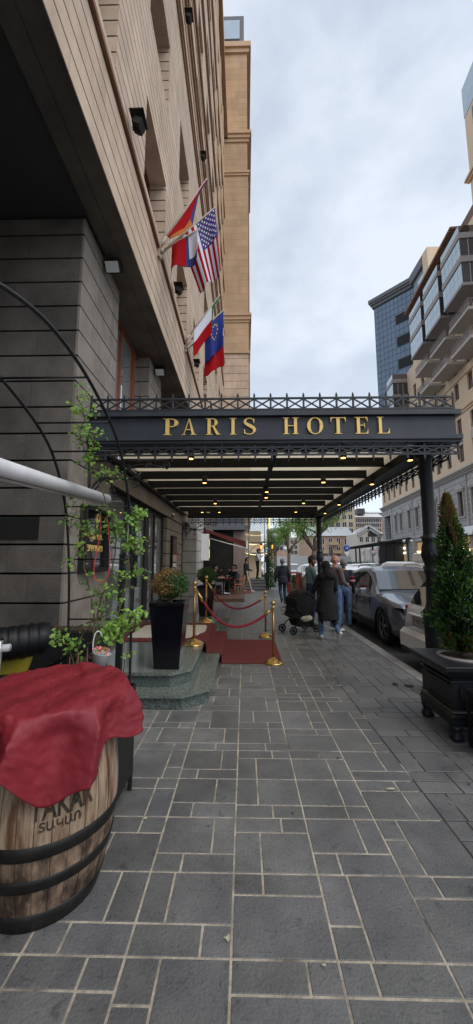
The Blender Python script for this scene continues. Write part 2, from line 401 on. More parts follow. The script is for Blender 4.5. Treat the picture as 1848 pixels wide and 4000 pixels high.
so=bpy.data.objects.new('sun',sl); COL.objects.link(so); so.rotation_euler=Vector((.55,-.50,.95)).to_track_quat('Z','Y').to_euler()
S.view_settings.view_transform='Standard'; S.view_settings.look='None'; S.view_settings.exposure=0.; S.view_settings.gamma=1
S.render.engine='CYCLES'; S.cycles.diffuse_bounces=2; S.render.resolution_x=473; S.render.resolution_y=1024

# ------------------------------------------------------------------ ground
g=MB(); g.add([(-400,-60,-.20),(500,-60,-.20),(500,900,-.20),(-400,900,-.20)],[(0,1,2,3)]); g.build('ground','asphalt',kind='structure')
g=MB(); g.box(2.62,60,-20,160,-.19,-.12); g.build('road','asphalt',kind='structure')
g=MB(); g.box(-12,1.25,-4,60,-.15,-.0026); g.build('pavement_bed','grout',kind='structure')
g=MB(); g.box(1.251,2.40,-4,60,-.15,-.0026); g.build('pavement_bed','grout_dark',kind='structure')
g=MB()
y=-4.
while y<60: g.tone=random.uniform(.85,1.1); g.bbox(2.41,2.60,y,y+.985,-.19,.004,.012); y+=1.
g.build('kerb','kerb_stone',kind='structure')
# paving: modules .45 m, each split in a pinwheel-like way
rg=random.Random(3); g=MB()
def tile(x0,x1,y0,y1):
    if x1-x0<.03: return
    t=rg.uniform(.84,1.14); worn=1.25 if (x0<-.45 and y0>3.2 and y0<4.6) else 1.
    g.tone=(t*worn,t*worn*rg.uniform(.985,1.0),t*worn*rg.uniform(.96,1.0))
    j=.0058
    z=rg.uniform(-.0006,.0012)
    g.bbox(x0+j,x1-j,y0+j,y1-j,-.008,z,.0018)
def module(x0,y0,w,d):
    a=rg.choice((.30,.34,.66,.70)); b=rg.choice((.30,.34,.66,.70)); k=rg.random(); a*=w; b*=d
    if k<.38:      # strip across, split; then big + narrow
        c=rg.choice((.35,.55,.65))*w; s_=.30*d
        if rg.random()<.5: ya,yb,yc,yd=y0,y0+s_,y0+s_,y0+d
        else: ya,yb,yc,yd=y0+d-s_,y0+d,y0,y0+d-s_
        tile(x0,x0+c,ya,yb); tile(x0+c,x0+w,ya,yb); tile(x0,x0+a,yc,yd); tile(x0+a,x0+w,yc,yd)
    elif k<.62:    # column along, split
        c=rg.choice((.35,.6))*d
        if a>w/2: tile(x0,x0+a,y0,y0+d); tile(x0+a,x0+w,y0,y0+c); tile(x0+a,x0+w,y0+c,y0+d)
        else: tile(x0+a,x0+w,y0,y0+d); tile(x0,x0+a,y0,y0+c); tile(x0,x0+a,y0+c,y0+d)
    elif k<.85:
        tile(x0,x0+a,y0,y0+b); tile(x0+a,x0+w,y0,y0+b)
        a2=w-a; tile(x0,x0+a2,y0+b,y0+d); tile(x0+a2,x0+w,y0+b,y0+d)
    else:
        tile(x0,x0+w,y0,y0+b); tile(x0,x0+a,y0+b,y0+d); tile(x0+a,x0+w,y0+b,y0+d)
xs=[-.06+.445*k for k in range(-14,6)]
xs=[x for x in xs if x<2.3]+[2.40]
for i in range(len(xs)-1):
    x0,x1=xs[i],xs[i+1]; y=-1.23+ (0 if i%2==0 else .0)
    while y<32:
        if y> .2 or True: module(x0,y,x1-x0,.43)
        y+=.43
g.build('pavement','paver',kind='structure')
for (x,y,s_) in ((1.05,2.95,.035),(1.26,5.2,.018),(.32,1.75,.012)):   # crumpled scraps on the paving
    h=MB(); N=7; rr=random.Random(int(x*100))
    vs=[(x+s_*math.cos(2*PI*k/N)*rr.uniform(.5,1.2),y+s_*.6*math.sin(2*PI*k/N)*rr.uniform(.5,1.2),rr.uniform(.004,.016)) for k in range(N)]+[(x,y,.02)]
    h.add(vs,[(k,(k+1)%N,N) for k in range(N)]); 
    lab={1.05:'small crumpled pale leaf scrap on the paving right of centre near the bottom',1.26:'tiny white paper scrap lying on the paving left of the cast iron planter',.32:'tiny pale crumb on the paving near the bottom centre'}[x]
    tag(h.build('litter','bag_cream'),lab,'litter')
# damp stains by the kerb
def stain(x,y,rx,ry,lab):
    h=MB(); rr=random.Random(int(x*77+y)); N=14
    h.add([(x+rx*math.cos(2*PI*k/N)*rr.uniform(.6,1.2),y+ry*math.sin(2*PI*k/N)*rr.uniform(.6,1.2),.0035) for k in range(N)],[tuple(range(N))])
    h.build('wet_patch','black_matte',kind='structure')
stain(2.02,5.3,.05,.06,''); stain(2.17,5.22,.07,.06,'')

# fallen leaves, stubs and gum on the paving
sc=random.Random(91)
for k in range(16):
    x=sc.uniform(-.9,2.2); y=sc.uniform(1.6,7.5); s_=sc.uniform(.006,.014); a0=sc.uniform(0,6.28)
    h=MB(); h.add([(x+s_*math.cos(a0+t)*(1.6 if i%2 else .7),y+s_*math.sin(a0+t)*(1.6 if i%2 else .7),.003+.002*(i%3)) for i,t in enumerate([0,.9,1.7,2.6,3.5,4.4,5.3])],[(0,1,2,3,4,5,6)])
    o=h.build('litter','bag_cream' if k%3==0 else 'soil'); tag(o,'tiny dark or pale speck of litter lying on the grey paving','litter','specks of litter on the paving')
# ------------------------------------------------------------------ entrance steps
st=thing('entrance_steps','green speckled granite entrance steps with chamfered corner under the hotel canopy','steps',(-1.2,4.6,0))
def poly_slab(mb,pts,z0,z1,m=0): mb.prism(pts,lambda a,b:(a,b,z0),lambda a,b:(a,b,z1),m)
low=[(-2.1,4.37),(-.71,4.37),(-.43,4.60),(-.43,9.9),(-2.1,9.9)]
low_t=[(-2.1,4.33),(-.70,4.33),(-.395,4.585),(-.395,9.93),(-2.1,9.93)]
top=[(-2.12,4.62),(-.89,4.62),(-.69,4.80),(-.69,9.6),(-2.12,9.6)]
top_t=[(-2.12,4.58),(-.875,4.58),(-.655,4.785),(-.655,9.63),(-2.12,9.63)]
a=MB(); poly_slab(a,low,0,.125); a.build('riser','green_granite_rough',st)
a=MB(); poly_slab(a,low_t,.133,.165); a.build('tread','green_granite',st)
a=MB(); poly_slab(a,top,.168,.295); a.build('riser','green_granite_rough',st)
a=MB(); poly_slab(a,top_t,.298,.335); a.build('tread','green_granite',st)
LZ=.335
def sheet(mb, pts, ya, yb, th=.012, wav=0, nY=14, seed=0):
    """carpet: profile pts [(x,z)] swept along Y"""
    rr=random.Random(seed); n=len(pts); vs=[]
    for k in range(nY+1):
        y=ya+(yb-ya)*k/nY
        for (x,z) in pts: vs.append((x+wav*math.sin(y*9+x*3)*.4,y+wav*math.sin(x*11),z))
    b=len(vs); vs+=[(x,y,z-th) for x,y,z in vs]; fs=[]
    for k in range(nY):
        for i in range(n-1): fs.append((k*n+i,k*n+i+1,(k+1)*n+i+1,(k+1)*n+i)); fs.append((b+k*n+i,b+(k+1)*n+i,b+(k+1)*n+i+1,b+k*n+i+1))
    for i in range(n-1): fs.append((i,b+i,b+i+1,i+1)); q=nY*n; fs.append((q+i,q+i+1,b+q+i+1,b+q+i))
    for k in range(nY): fs.append((k*n,(k+1)*n,b+(k+1)*n,b+k*n)); e_=n-1; fs.append((k*n+e_,b+k*n+e_,b+(k+1)*n+e_,(k+1)*n+e_))
    o=mb.smooth; mb.smooth=False; mb.add(vs,fs); mb.smooth=o
c=MB(); sheet(c,[(-2.04,LZ+.014),(-.70,LZ+.014),(-.64,LZ+.010),(-.625,LZ-.03),(-.62,.19),(-.60,.178),(-.40,.178),(-.385,.17),(-.375,.14),(-.37,.03),(-.35,.018),(-.2,.014),(.60,.014),(.62,.008)],6.25,8.05,.01,.006)
tag(c.build('red_carpet','red_carpet'),'long red carpet running from the hotel door down the steps onto the pavement','carpet')
c=MB(); rr=random.Random(5); N=26
edge=[(-2.0,6.5)]+[(-2.0+1.0*k/10,6.47+rr.uniform(-.01,.01)) for k in range(1,10)]+[(-1.0,6.46),(-.93,6.5),(-.9,6.62),(-.86,6.7),(-.82,6.75),(-.80,6.9),(-.74,7.0),(-.73,7.15),(-.74,7.55),(-.78,7.68)]+[(-.8-1.1*k/8,7.7+rr.uniform(-.015,.015)) for k in range(0,9)]+[(-1.98,7.6)]
poly_slab(c,edge,LZ+.017,LZ+.03)
tag(c.build('doormat','beige_mat'),'pale beige mat with a torn edge laid over the red carpet','mat')

# ------------------------------------------------------------------ brass stanchions and ropes
def stanchion(loc,label):
    t=thing('stanchion',label,'stanchion',loc,'brass rope stanchions beside the red carpet')
    x,y,z=loc
    a=MB(); a.lathe([(.155,0),(.158,.012),(.15,.022),(.135,.032),(.11,.055),(.07,.072),(.03,.082),(.022,.10)],loc,28); a.build('base','brass',t)
    a=MB(); a.lathe([(.021,.09),(.021,.90)],loc,16); a.build('post','brass_dark',t)
    a=MB(); a.lathe([(.028,.86),(.028,.90),(.018,.905),(.018,.92)],loc,16); a.ball((x,y,z+.955),.040,n=16); a.build('finial','brass',t)
    a=MB(); a.tube([(x+.034*math.cos(k*PI/6),y+.034*math.sin(k*PI/6),z+.845) for k in range(12)],.006,6,close=True); a.build('ring','brass',t)
    return t
stanchion((-.80,6.06,LZ),'brass stanchion on the granite landing near the front edge of the red carpet')
stanchion((-.83,8.20,LZ),'brass stanchion on the granite landing behind the red carpet beside the green topiary pot')
stanchion((.47,6.30,0),'brass stanchion on the pavement at the near right corner of the red carpet')
stanchion((.46,8.40,0),'brass stanchion on the pavement at the far right corner of the red carpet')
def rope(p0,p1,sag,label):
    p0=Vector(p0); p1=Vector(p1)
    t=thing('velvet_rope',label,'rope',p0,'red velvet barrier ropes')
    pts=[]
    for i in range(25):
        u=i/24; p=p0.lerp(p1,u); p.z-=sag*4*u*(1-u)*(1+.15*math.cos(u*PI)); pts.append(p)
    a=MB(); a.tube(pts[1:-1],.020,10); a.build('rope','velvet',t)
    for q in (pts[:3],list(reversed(pts))[:3]):
        a=MB(); a.tube(q,[.012,.024,.026],10); a.build('end_cap','brass',t)
rope((-.765,6.06,LZ+.84),(.44,6.30,.85),.42,'nearer red velvet rope hanging between the front pair of brass stanchions')
rope((-.795,8.20,LZ+.84),(.43,8.40,.85),.40,'farther red velvet rope hanging between the rear pair of brass stanchions')

# ------------------------------------------------------------------ pots with topiary
def leaf(mb,c,n,size,m,asp=.55,fold=0):
    """one leaf-sized face, pointed, at c with direction n"""
    n=Vector(n).normalized(); u=n.orthogonal().normalized(); a=random.random()*6.28
    u=(u*math.cos(a)+n.cross(u)*math.sin(a)); v=n.cross(u); c=Vector(c)
    L=size; W=size*asp
    mb.add([c-u*L*.5,c-v*W*.5-u*L*.05,c+u*L*.5,c+v*W*.5-u*L*.05],[(0,1,2,3)],m)
def planter(loc,w0,w1,h,label):
    t=thing('tall_planter',label,'planter',loc,'tall tapered black planters on the landing')
    a=MB(); a.lathe([(w0/2,0),(w0/2+.004,.01),(w1/2,h-.05),(w1/2+.01,h-.045),(w1/2+.01,h),(w1/2-.03,h),(w1/2-.04,h-.09)],loc,sq=True,cap=True); a.build('pot','black_gloss',t)
    a=MB(); a.box(loc[0]-w1/2+.05,loc[0]+w1/2-.05,loc[1]-w1/2+.05,loc[1]+w1/2-.05,loc[2]+h-.12,loc[2]+h-.07); a.build('soil','soil',t)
planter((-.955,4.86,LZ),.30,.42,.80,'near tall black planter on the landing corner holding the half brown shrub')
planter((-.93,9.25,LZ),.30,.42,.72,'far tall black planter on the landing holding the green ball shrub')
def topiary(c,r,ground,mats,brownfrac,label,N=5200):
    t=thing('topiary_shrub',label,'shrub',(c[0],c[1],ground))
    a=MB(); rr=random.Random(int(c[1]*10))
    for k in range(5):
        ang=k*1.26; a.tube([(c[0]+.01*math.cos(ang),c[1]+.01*math.sin(ang),ground-.03),(c[0]+.02*math.cos(ang),c[1]+.02*math.sin(ang),ground+.10),(c[0]+r*.5*math.cos(ang),c[1]+r*.5*math.sin(ang),c[2]-r*.3),(c[0]+r*.7*math.cos(ang),c[1]+r*.7*math.sin(ang),c[2]+r*.2)],[.012,.010,.007,.003],6)
    a.build('stem','bark',t)
    a=MB()
    for k in range(N):
        d=Vector((rr.gauss(0,1),rr.gauss(0,1),rr.gauss(0,1))).normalized()
        lump=1+.07*math.sin(d.x*9+1)*math.sin(d.y*8)+.05*math.sin(d.z*11+d.x*6)
        q=rr.random()**.45; rad=r*lump*(.45+.55*q)*rr.uniform(.95,1.06)
        if d.z<-.45: rad*=.78
        p=Vector(c)+Vector((d.x*rad*1.04,d.y*rad*1.04,d.z*rad*.95))
        brown=(d.x*.9-.1*d.z+rr.uniform(-.5,.5)+.28*math.sin(d.z*5))<brownfrac
        m=(2 if rr.random()<.6 else 3) if brown else (0 if rr.random()<.6 else 1)
        leaf(a,p,d+Vector((rr.gauss(0,.6),rr.gauss(0,.6),rr.gauss(0,.6))),rr.uniform(.018,.034),m,.6)
    a.build('foliage',mats,t,recalc=False)
topiary((-.955,4.86,1.335),.235,LZ+.72,['leaf_box','leaf_box2','leaf_brown','leaf_brown2'],.12,'round boxwood shrub, brown on its left half and green on its right half')
topiary((-.93,9.25,1.28),.245,LZ+.64,['leaf_box','leaf_box2','leaf_brown','leaf_brown2'],-9,'clipped dark green ball shrub in the far black planter',5200)

# ------------------------------------------------------------------ hotel building
hotel=thing('hotel_building','tall tan stone hotel building with dark basalt ground floor, filling the left side','building',(-2.,12,0))
rb=random.Random(11)
def courses(mb, fixed, a0,a1,z0,z1,h, openings, axis, depth, groove=.02, gd=.02, blk=None, gm=1):
    """rusticated wall. axis 'x': face at x=fixed looking +x, running along y from a0 to a1. axis 'y': face at y=fixed looking -y, running along x."""
    z=z0
    while z<z1-1e-4:
        zt=min(z+h,z1)
        segs=[(a0,a1)]
        zs=[(z,zt-groove,0),(zt-groove,zt,1)]
        # split vertically at openings limits
        for (za,zb,kind) in zs:
            cuts=sorted(set([za,zb]+[v for o in openings for v in (o[2],o[3]) if za<v<zb]))
            for c0,c1 in zip(cuts[:-1],cuts[1:]):
                mid=(c0+c1)/2; seg=[(a0,a1)]
                for o in openings:
                    if o[2]<mid<o[3]:
                        ns=[]
                        for s0,s1 in seg:
                            if o[1]<=s0 or o[0]>=s1: ns.append((s0,s1)); continue
                            if o[0]>s0: ns.append((s0,o[0]))
                            if o[1]<s1: ns.append((o[1],s1))
                        seg=ns
                for s0,s1 in seg:
                    parts=[(s0,s1)]
                    if blk and kind==0:
                        parts=[]; q=s0
                        while q<s1-1e-4:
                            e2=min(q+blk*rb.uniform(.8,1.2),s1)
                            if s1-e2<blk*.4: e2=s1
                            parts.append((q+.002,e2-.003)); q=e2
                    for p0,p1 in parts:
                        mb.tone=rb.uniform(.90,1.08) if kind==0 else 1.
                        off=0 if kind==0 else gd
                        if axis=='x': mb.box(fixed-depth,fixed-off,p0,p1,c0,c1,0 if kind==0 else gm)
                        else: mb.box(p0,p1,fixed+off,fixed+depth,c0,c1,0 if kind==0 else gm)
        z=zt
    mb.tone=None
WX=-2.07
# ground floor piers (basalt)
a=MB()
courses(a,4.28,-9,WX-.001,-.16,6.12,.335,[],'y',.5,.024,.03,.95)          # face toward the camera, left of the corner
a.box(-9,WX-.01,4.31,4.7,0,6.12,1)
a.build('wall',['basalt_shaded','basalt_gap'],hotel)
a=MB(); courses(a,WX,4.785,5.62,-.16,6.12,.335,[],'x',.6,.022,.02,.85); a.build('wall',['basalt','basalt_gap'],hotel)
a=MB(); courses(a,WX,4.279,4.785,-.16,6.12,.335,[],'x',.03,.022,.018); a.build('wall',['basalt','basalt_gap'],hotel)
a=MB(); courses(a,WX,9.85,12.25,-.16,2.82,.335,[],'x',.6,.022,.02,1.0); a.build('wall',['basalt','basalt_gap'],hotel)
# lintel zone and the piers of the floor above it
a=MB(); a.tone=1.0
for y0,y1 in ((5.63,7.2),(7.2,8.9),(8.9,10.6),(10.6,12.25)):
    a.tone=rb.uniform(.92,1.06); a.box(WX-.6,WX+.005,y0+.004,y1-.004,2.84,3.30)
a.tone=1.; a.box(WX-.6,WX-.02,5.63,12.25,2.82,3.31,1)
a.build('lintel',['basalt','basalt_gap'],hotel)
a=MB(); courses(a,WX,5.63,12.25,3.19,6.12,.335,[(5.63,7.62,3.31,6.1),(8.75,10.95,3.31,6.1)],'x',.6,.022,.02); a.build('wall',['basalt','basalt_gap'],hotel)
def glazing(y0,y1,z0,z1,x,fm,gm,mull,name='window',rails=()):
    f=MB(); fw=.06
    f.box(x-.04,x+.03,y0,y1,z1-fw,z1); f.box(x-.04,x+.03,y0,y1,z0,z0+fw)
    for ym,wd in mull: f.box(x-.045,x+.04,ym-wd/2,ym+wd/2,z0+fw+.001,z1-fw-.001)
    for zr in rails: f.box(x-.03,x+.025,y0,y1,zr-.03,zr+.03)
    o=f.build(name,fm,hotel); p=MB(); p.box(x-.015,x-.005,y0+.01,y1-.01,z0+.01,z1-.01); p.build('pane',gm,o); return o
glazing(5.63,9.84,LZ+.01,2.81,-2.20,'black_iron','glass_door',[(5.67,.08),(6.75,.10),(7.35,.06),(8.2,.30),(8.9,.06),(9.8,.06)],'entrance_glazing')
h=MB(); h.box(-2.15,-2.10,7.28,7.33,1.15,1.75); h.build('door_handle','black_iron',hotel)
glazing(5.64,7.61,3.32,6.09,-2.36,'wood','glass_door',[(5.70,.1),(6.55,.08),(7.35,.16)])
glazing(8.76,10.94,3.32,6.09,-2.36,'wood','glass_dark',[(8.82,.1),(9.85,.08),(10.88,.1)])
# frame base trim of the entrance glazing
a=MB(); a.box(-2.3,-2.04,5.63,8.05,LZ,LZ+.07); a.build('door_sill','rust',hotel)
# ceiling of the porch under the overhang
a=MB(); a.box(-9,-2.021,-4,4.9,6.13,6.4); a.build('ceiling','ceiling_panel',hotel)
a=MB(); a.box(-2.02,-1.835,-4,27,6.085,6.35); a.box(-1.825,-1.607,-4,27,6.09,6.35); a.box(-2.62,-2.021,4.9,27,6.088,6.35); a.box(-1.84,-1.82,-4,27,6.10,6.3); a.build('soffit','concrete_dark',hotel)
# unseen porch walls and piers, added to keep light off the corner wall
a=MB(); courses(a,-4.6,-4,4.27,-.16,6.12,.335,[],'x',.4,.022,.02,1.2); a.build('added_porch_wall',['basalt','basalt_gap'],hotel)
for yy in (-3.6,-.6):
    a=MB(); courses(a,yy,-2.7,-2.05,-.16,6.12,.335,[],'y',.7,.022,.02); a.build('added_porch_pier',['basalt','basalt_gap'],hotel)
ts=thing('shade_screen','added dark screen and roof, out of view, shading the hotel corner wall','screen',(-3,2,0))  # unseen panel and roof added to darken the lower corner wall
a=MB(); a.box(-2.75,-2.70,.3,3.4,0,2.35); a.build('shade_panel','black_matte',ts)
a=MB(); a.prism([(-4.5,.3),(-1.7,.3),(-1.75,1.9),(-2.3,3.25),(-4.5,3.25)],lambda u,v:(u,v,2.36),lambda u,v:(u,v,2.40)); a.build('roof','black_matte',ts)
# dark shop recess in the camera-facing wall
a=MB(); a.box(-3.2,-2.40,4.262,4.30,1.90,2.16); a.build('vent_recess','black_matte',hotel)
# upper facade with windows
FX=-1.6
ys=[-.5+2.85*k for k in range(0,10)]
rows=[(7.76,9.35),(11.1,12.8),(17.15,18.6),(20.4,22.0),(23.7,25.3),(27.0,28.6),(30.3,31.9),(33.6,35.2)]
ops=[(y,y+1.52,z0,z1) for y in ys for z0,z1 in rows if not(y<5 and z0>13) and not (y<2 and z0>8)]
ops=[o for o in ops if o[0]<26]
a=MB(); courses(a,FX,-4,27,6.10,7.40,.26,[],'x',.20,.026,.03,2.4); a.build('frieze',['tan_stone','tan_gap'],hotel)
a=MB(); a.box(FX-.5,FX+.05,-4,27,7.40,7.47); a.box(FX-.5,FX+.02,-4,27,7.47,7.56,1); a.build('moulding',['tan_mould','tan_smooth'],hotel)
a=MB(); courses(a,FX,-4,27,7.56,14.95,.245,ops,'x',.5,.026,.03,None); a.build('wall',['tan_stone','tan_gap'],hotel)
for z0,z1,pr in ((14.95,15.06,.05),(15.06,15.2,.09),(16.25,16.7,.02),(16.7,16.85,.08),(16.85,17.0,.13),(18.9,19.25,.02),(19.25,19.4,.10)):
    a=MB(); a.box(FX-.5,FX+pr,-4,27,z0,z1,0); a.build('cornice',['tan_cornice'],hotel)
a=MB(); courses(a,FX,-4,27,15.2,16.25,.24,[],'x',.5,.018,.018,None); a.build('wall',['tan_stone','tan_gap'],hotel)
a=MB(); courses(a,FX,-4,27,17.0,37.,.42,ops,'x',.5,.02,.018,None); a.build('wall',['tan_stone','tan_gap'],hotel)
for z0,pr in ((22.9,.10),(26.2,.08),(29.5,.10),(36.9,.3)):
    a=MB(); a.box(FX-.5,FX+pr,-4,27,z0,z0+.25); a.build('cornice',['tan_cornice'],hotel)
a=MB(); a.box(FX-.5,FX+.01,-4,27,37.15,46.,0); a.build('wall','tan_smooth',hotel)
for (y0,y1,z0,z1) in ops:
    f=MB(); x=FX-.36
    for q in ((y0,y0+.07,z0,z1),(y1-.07,y1,z0,z1)): f.box(x-.05,x+.03,q[0],q[1],q[2],q[3])
    f.box(x-.05,x+.03,y0+.071,y1-.071,z1-.07,z1); f.box(x-.05,x+.03,y0+.071,y1-.071,z0,z0+.07); f.box(x-.05,x+.02,(y0+y1)/2-.03,(y0+y1)/2+.03,z0+.071,z1-.071)
    o=f.build('window','wood',hotel); p=MB(); p.box(x-.03,x-.02,y0,y1,z0,z1); p.build('pane','glass_dark',o)
for k in range(3):
    a=MB(); a.box(FX+.001,FX+.06,18.6+k*2.85,19.2+k*2.85,19.5,36.5); a.build('pilaster','tan_smooth',hotel)
# projecting wing
wing=thing('hotel_wing','sand coloured projecting stone wing with cornices closing the left facade','building',(-.6,27,0))
a=MB(); courses(a,27,-1.7,.38,4.2,17.6,.62,[],'y',7,.03,.03,1.2); a.build('lower_wall',['tan_stone','tan_gap'],wing)
a=MB(); 
for q in ((17.9,20.2,.38),(20.9,33.4,.38),(33.8,36.6,.34),(37.5,45.6,.34)): courses(a,27,-1.7,q[2],q[0],q[1],.6,[],'y',7,.012,.006,1.3,0)
a.build('upper_wall','tan_ashlar',wing)
for z0,z1,pr in ((17.6,17.75,.10),(17.75,17.9,.04),(20.2,20.4,.06),(20.4,20.7,.14),(20.7,20.9,.22),(33.4,33.6,.08),(33.6,33.8,.14),(36.6,36.9,.10),(36.9,37.2,.2),(37.2,37.5,.3),(45.6,46.0,.15),(46.0,46.5,.30)):
    a=MB(); a.box(-1.7,.38+pr,27-pr,34,z0,z1); a.build('cornice','tan_smooth',wing)
a=MB(); a.box(.38,.46,27.1,33,4.2,33); a.build('edge_pilaster','tan_mould',wing)
a=MB(); a.box(-1.9,.08,27.3,33,46.5,50.2); a.build('penthouse','tower_roof',wing)
a=MB(); a.box(-1.7,-.30,27.2,27.29,47.6,49.6); a.build('penthouse_window','bay_glass',wing)
# base of the wing behind the cafe
wb=thing('cafe_building','cafe front of pinkish stone with a blue grey slab above, behind the red awning','building',(-1,21,0))
a=MB(); a.box(-2.6,.03,21,27,0,3.32); a.build('wall','interior_shade',wb)
a=MB(); a.box(-2.6,-.02,20.9,26.9,3.75,4.2); a.box(-2.6,.03,20.5,26.9,3.35,3.74); a.build('slab','grey_slab',wb)
a=MB(); a.box(-.62,.03,20.94,20.99,.0,3.3); a.build('pier','pink_stone',wb)
# facade between canopy and cafe
a=MB(); courses(a,13.3,-2.6,-1.72,0,6.1,.40,[],'y',.6,.02,.02,.45); a.build('pier',['light_block','basalt_gap'],hotel)
a=MB(); courses(a,WX+.12,12.26,13.29,2.95,6.1,.40,[],'x',.5,.02,.02,None); courses(a,-1.72,13.31,15.6,0,6.1,.4,[],'x',.5,.02,.02,.6); a.build('wall',['light_block','basalt_gap'],hotel)
glazing(12.27,13.28,.0,2.93,-2.25,'black_iron','glass_dark',[(12.3,.06),(12.8,.05),(13.25,.06)],'window',(1.6,2.3))
a=MB(); a.box(-2.3,-1.55,10.2,13.2,.0,.17); a.box(-2.3,-1.7,10.3,13.1,.171,.33); a.build('side_step','kerb_stone',hotel)
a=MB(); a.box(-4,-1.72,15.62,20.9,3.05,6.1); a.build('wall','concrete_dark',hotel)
a=MB(); a.box(-4.2,-4,15.6,20.9,0,6.1); a.box(-3.99,-1.9,20.75,20.95,.0,3.04); a.build('cafe_inner_wall','interior_shade',hotel)
# ------------------------------------------------------------------ canopy
can=thing('entrance_canopy','dark iron and glass hotel canopy with gold lettering and lattice railings','canopy',(.34,8.8,0))
CX0,CX1,CY0,CY1=-2.05,2.76,4.70,12.90
a=MB(); a.box(CX0,CX1,CY0+.01,CY0+.09,3.27,3.53); a.build('fascia','fascia_paint',can)
a=MB(); a.box(CX0-.02,CX1+.05,CY0-.05,CY0+.12,3.205,3.265); a.box(CX0-.02,CX1+.05,CY0-.02,CY0+.11,3.17,3.204); a.build('flange','fascia_paint',can)
a=MB(); a.box(CX0-.02,CX1+.05,CY0-.05,CY0+.12,3.535,3.60); a.build('flange','fascia_paint',can)
a=MB(); a.box(CX1-.07,CX1,CY0+.13,CY1,3.15,3.53); a.build('side_fascia','iron',can)
a=MB(); a.box(CX1-.09,CX1+.05,CY0+.125,CY1,3.535,3.60); a.build('side_flange','iron',can)
def lattice(name,p0,p1,z0,z1,n,fin,ext):
    """railing of crossed bars between posts from p0 to p1"""
    p0=Vector(p0); p1=Vector(p1); a=MB(); d=(p1-p0)
    q=Vector((0,0,1)); out=d.cross(q).normalized()
    for z in (z0,z1): a.bar(p0+q*z,p1+q*z,.026,.022)
    for k in range(n+1):
        b=p0+d*k/n; lo=z0-(.045 if fin<0 else .06); hi=z1+(.03 if fin>0 else .06)
        a.bar(b+q*lo,b+q*hi,.024,.024)
        e=b+q*(hi if fin>0 else lo); s_=1 if fin>0 else -1
        a.ball(e+q*.012*s_,.016,n=8); a.ball(e+q*.036*s_,.010,n=6)
        if k<n:
            c=p0+d*(k+1)/n
            a.bar(b+q*(z0+.01)+out*.004,c+q*(z1-.01)+out*.004,.016,.016); a.bar(b+q*(z1-.01)-out*.004,c+q*(z0+.01)-out*.004,.016,.016)
    return a.build(name,'iron',can)
lattice('top_railing',(CX0,CY0+.03,0),(CX1,CY0+.03,0),3.645,3.80,22,1,0)
lattice('top_railing',(CX1,CY0+.25,0),(CX1,CY1,0),3.645,3.80,34,1,0)
lattice('lower_lattice',(CX0,CY0+.03,0),(CX1+.02,CY0+.03,0),3.025,3.125,22,-1,0)
lattice('lower_lattice',(CX1+.02,CY0+.25,0),(CX1+.02,CY1,0),3.025,3.125,36,-1,0)
lattice('lower_lattice',(CX0,CY1,0),(CX1,CY1,0),2.96,3.07,22,-1,0)
for y in (5.15,6.0,6.87,7.72,8.55,9.45,10.45,11.6):
    a=MB(); a.box(CX0,2.30,y,y+.07,3.215,3.34); a.box(CX0,2.30,y-.02,y+.09,3.20,3.214); a.build('purlin','purlin_black',can)
a=MB(); a.box(CX0,CX1-.08,CY1-.12,CY1+.02,3.12,3.42); a.box(1.9,CX1-.09,CY1-.35,CY1-.125,3.10,3.30); a.build('end_beam','purlin_black',can)
a=MB(); a.box(.40,.48,CY0+.1,CY1-.13,3.18,3.199); a.build('ridge_bar','purlin_black',can)
a=MB(); a.box(CX0-.0,CX0+.10,CY0+.1,CY1-.13,3.14,3.199); a.build('wall_beam','purlin_black',can)
a=MB(); a.box(2.31,CX1-.08,CY0+.1,CY1-.36,3.15,3.21); a.box(2.31,2.40,CY0+.1,CY1-.36,3.08,3.149); a.build('side_beam','purlin_black',can)
a=MB(); a.box(CX0,CX1-.1,CY0+.1,CY1,3.36,3.375); a.build('roof_glass','canopy_glass',can)
def column(x,y):
    a=MB(); c=(x,y,0)
    a.lathe([(.20,0),(.20,.25),(.16,.30),(.14,.34),(.14,.95),(.15,1.0),(.12,1.04),(.10,1.10),(.085,1.45),(.10,1.50),(.105,1.53),(.085,1.56),(.095,1.62),(.118,1.68),(.122,1.76),(.112,1.84),(.095,1.89),(.11,1.92),(.112,1.95),(.092,1.97),(.083,2.02),(.079,3.0),(.11,3.03),(.12,3.08)],c,24)
    for k in range(12):
        t=k*PI/6; a.ball((x+.105*math.cos(t),y+.105*math.sin(t),1.73),.024,n=6,sz=2.2)
    a.build('column','black_iron',can)
column(2.46,4.97); column(2.50,12.45)
def downlight(x,y,z=3.06):
    a=MB(); a.lathe([(.045,0),(.048,.005),(.048,.13)],(x,y,z),14); o=a.build('downlight','black_matte',can)
    b=MB(); b.lathe([(.034,-.004),(.034,.0)],(x,y,z),12); b.build('lamp','bulb',o)
for (x,y) in ((-.75,5.06),(1.38,5.06),(2.30,5.06),(-.73,6.7),(1.45,6.7),(2.33,6.7),(-.73,9.2),(1.48,9.2),(2.36,9.2),(-.74,10.9),(-1.25,10.9),(1.52,10.9),(2.38,10.9),(.47,7.65),(.50,8.35)):
    downlight(x,y,3.07 if x<2.2 else 3.03)
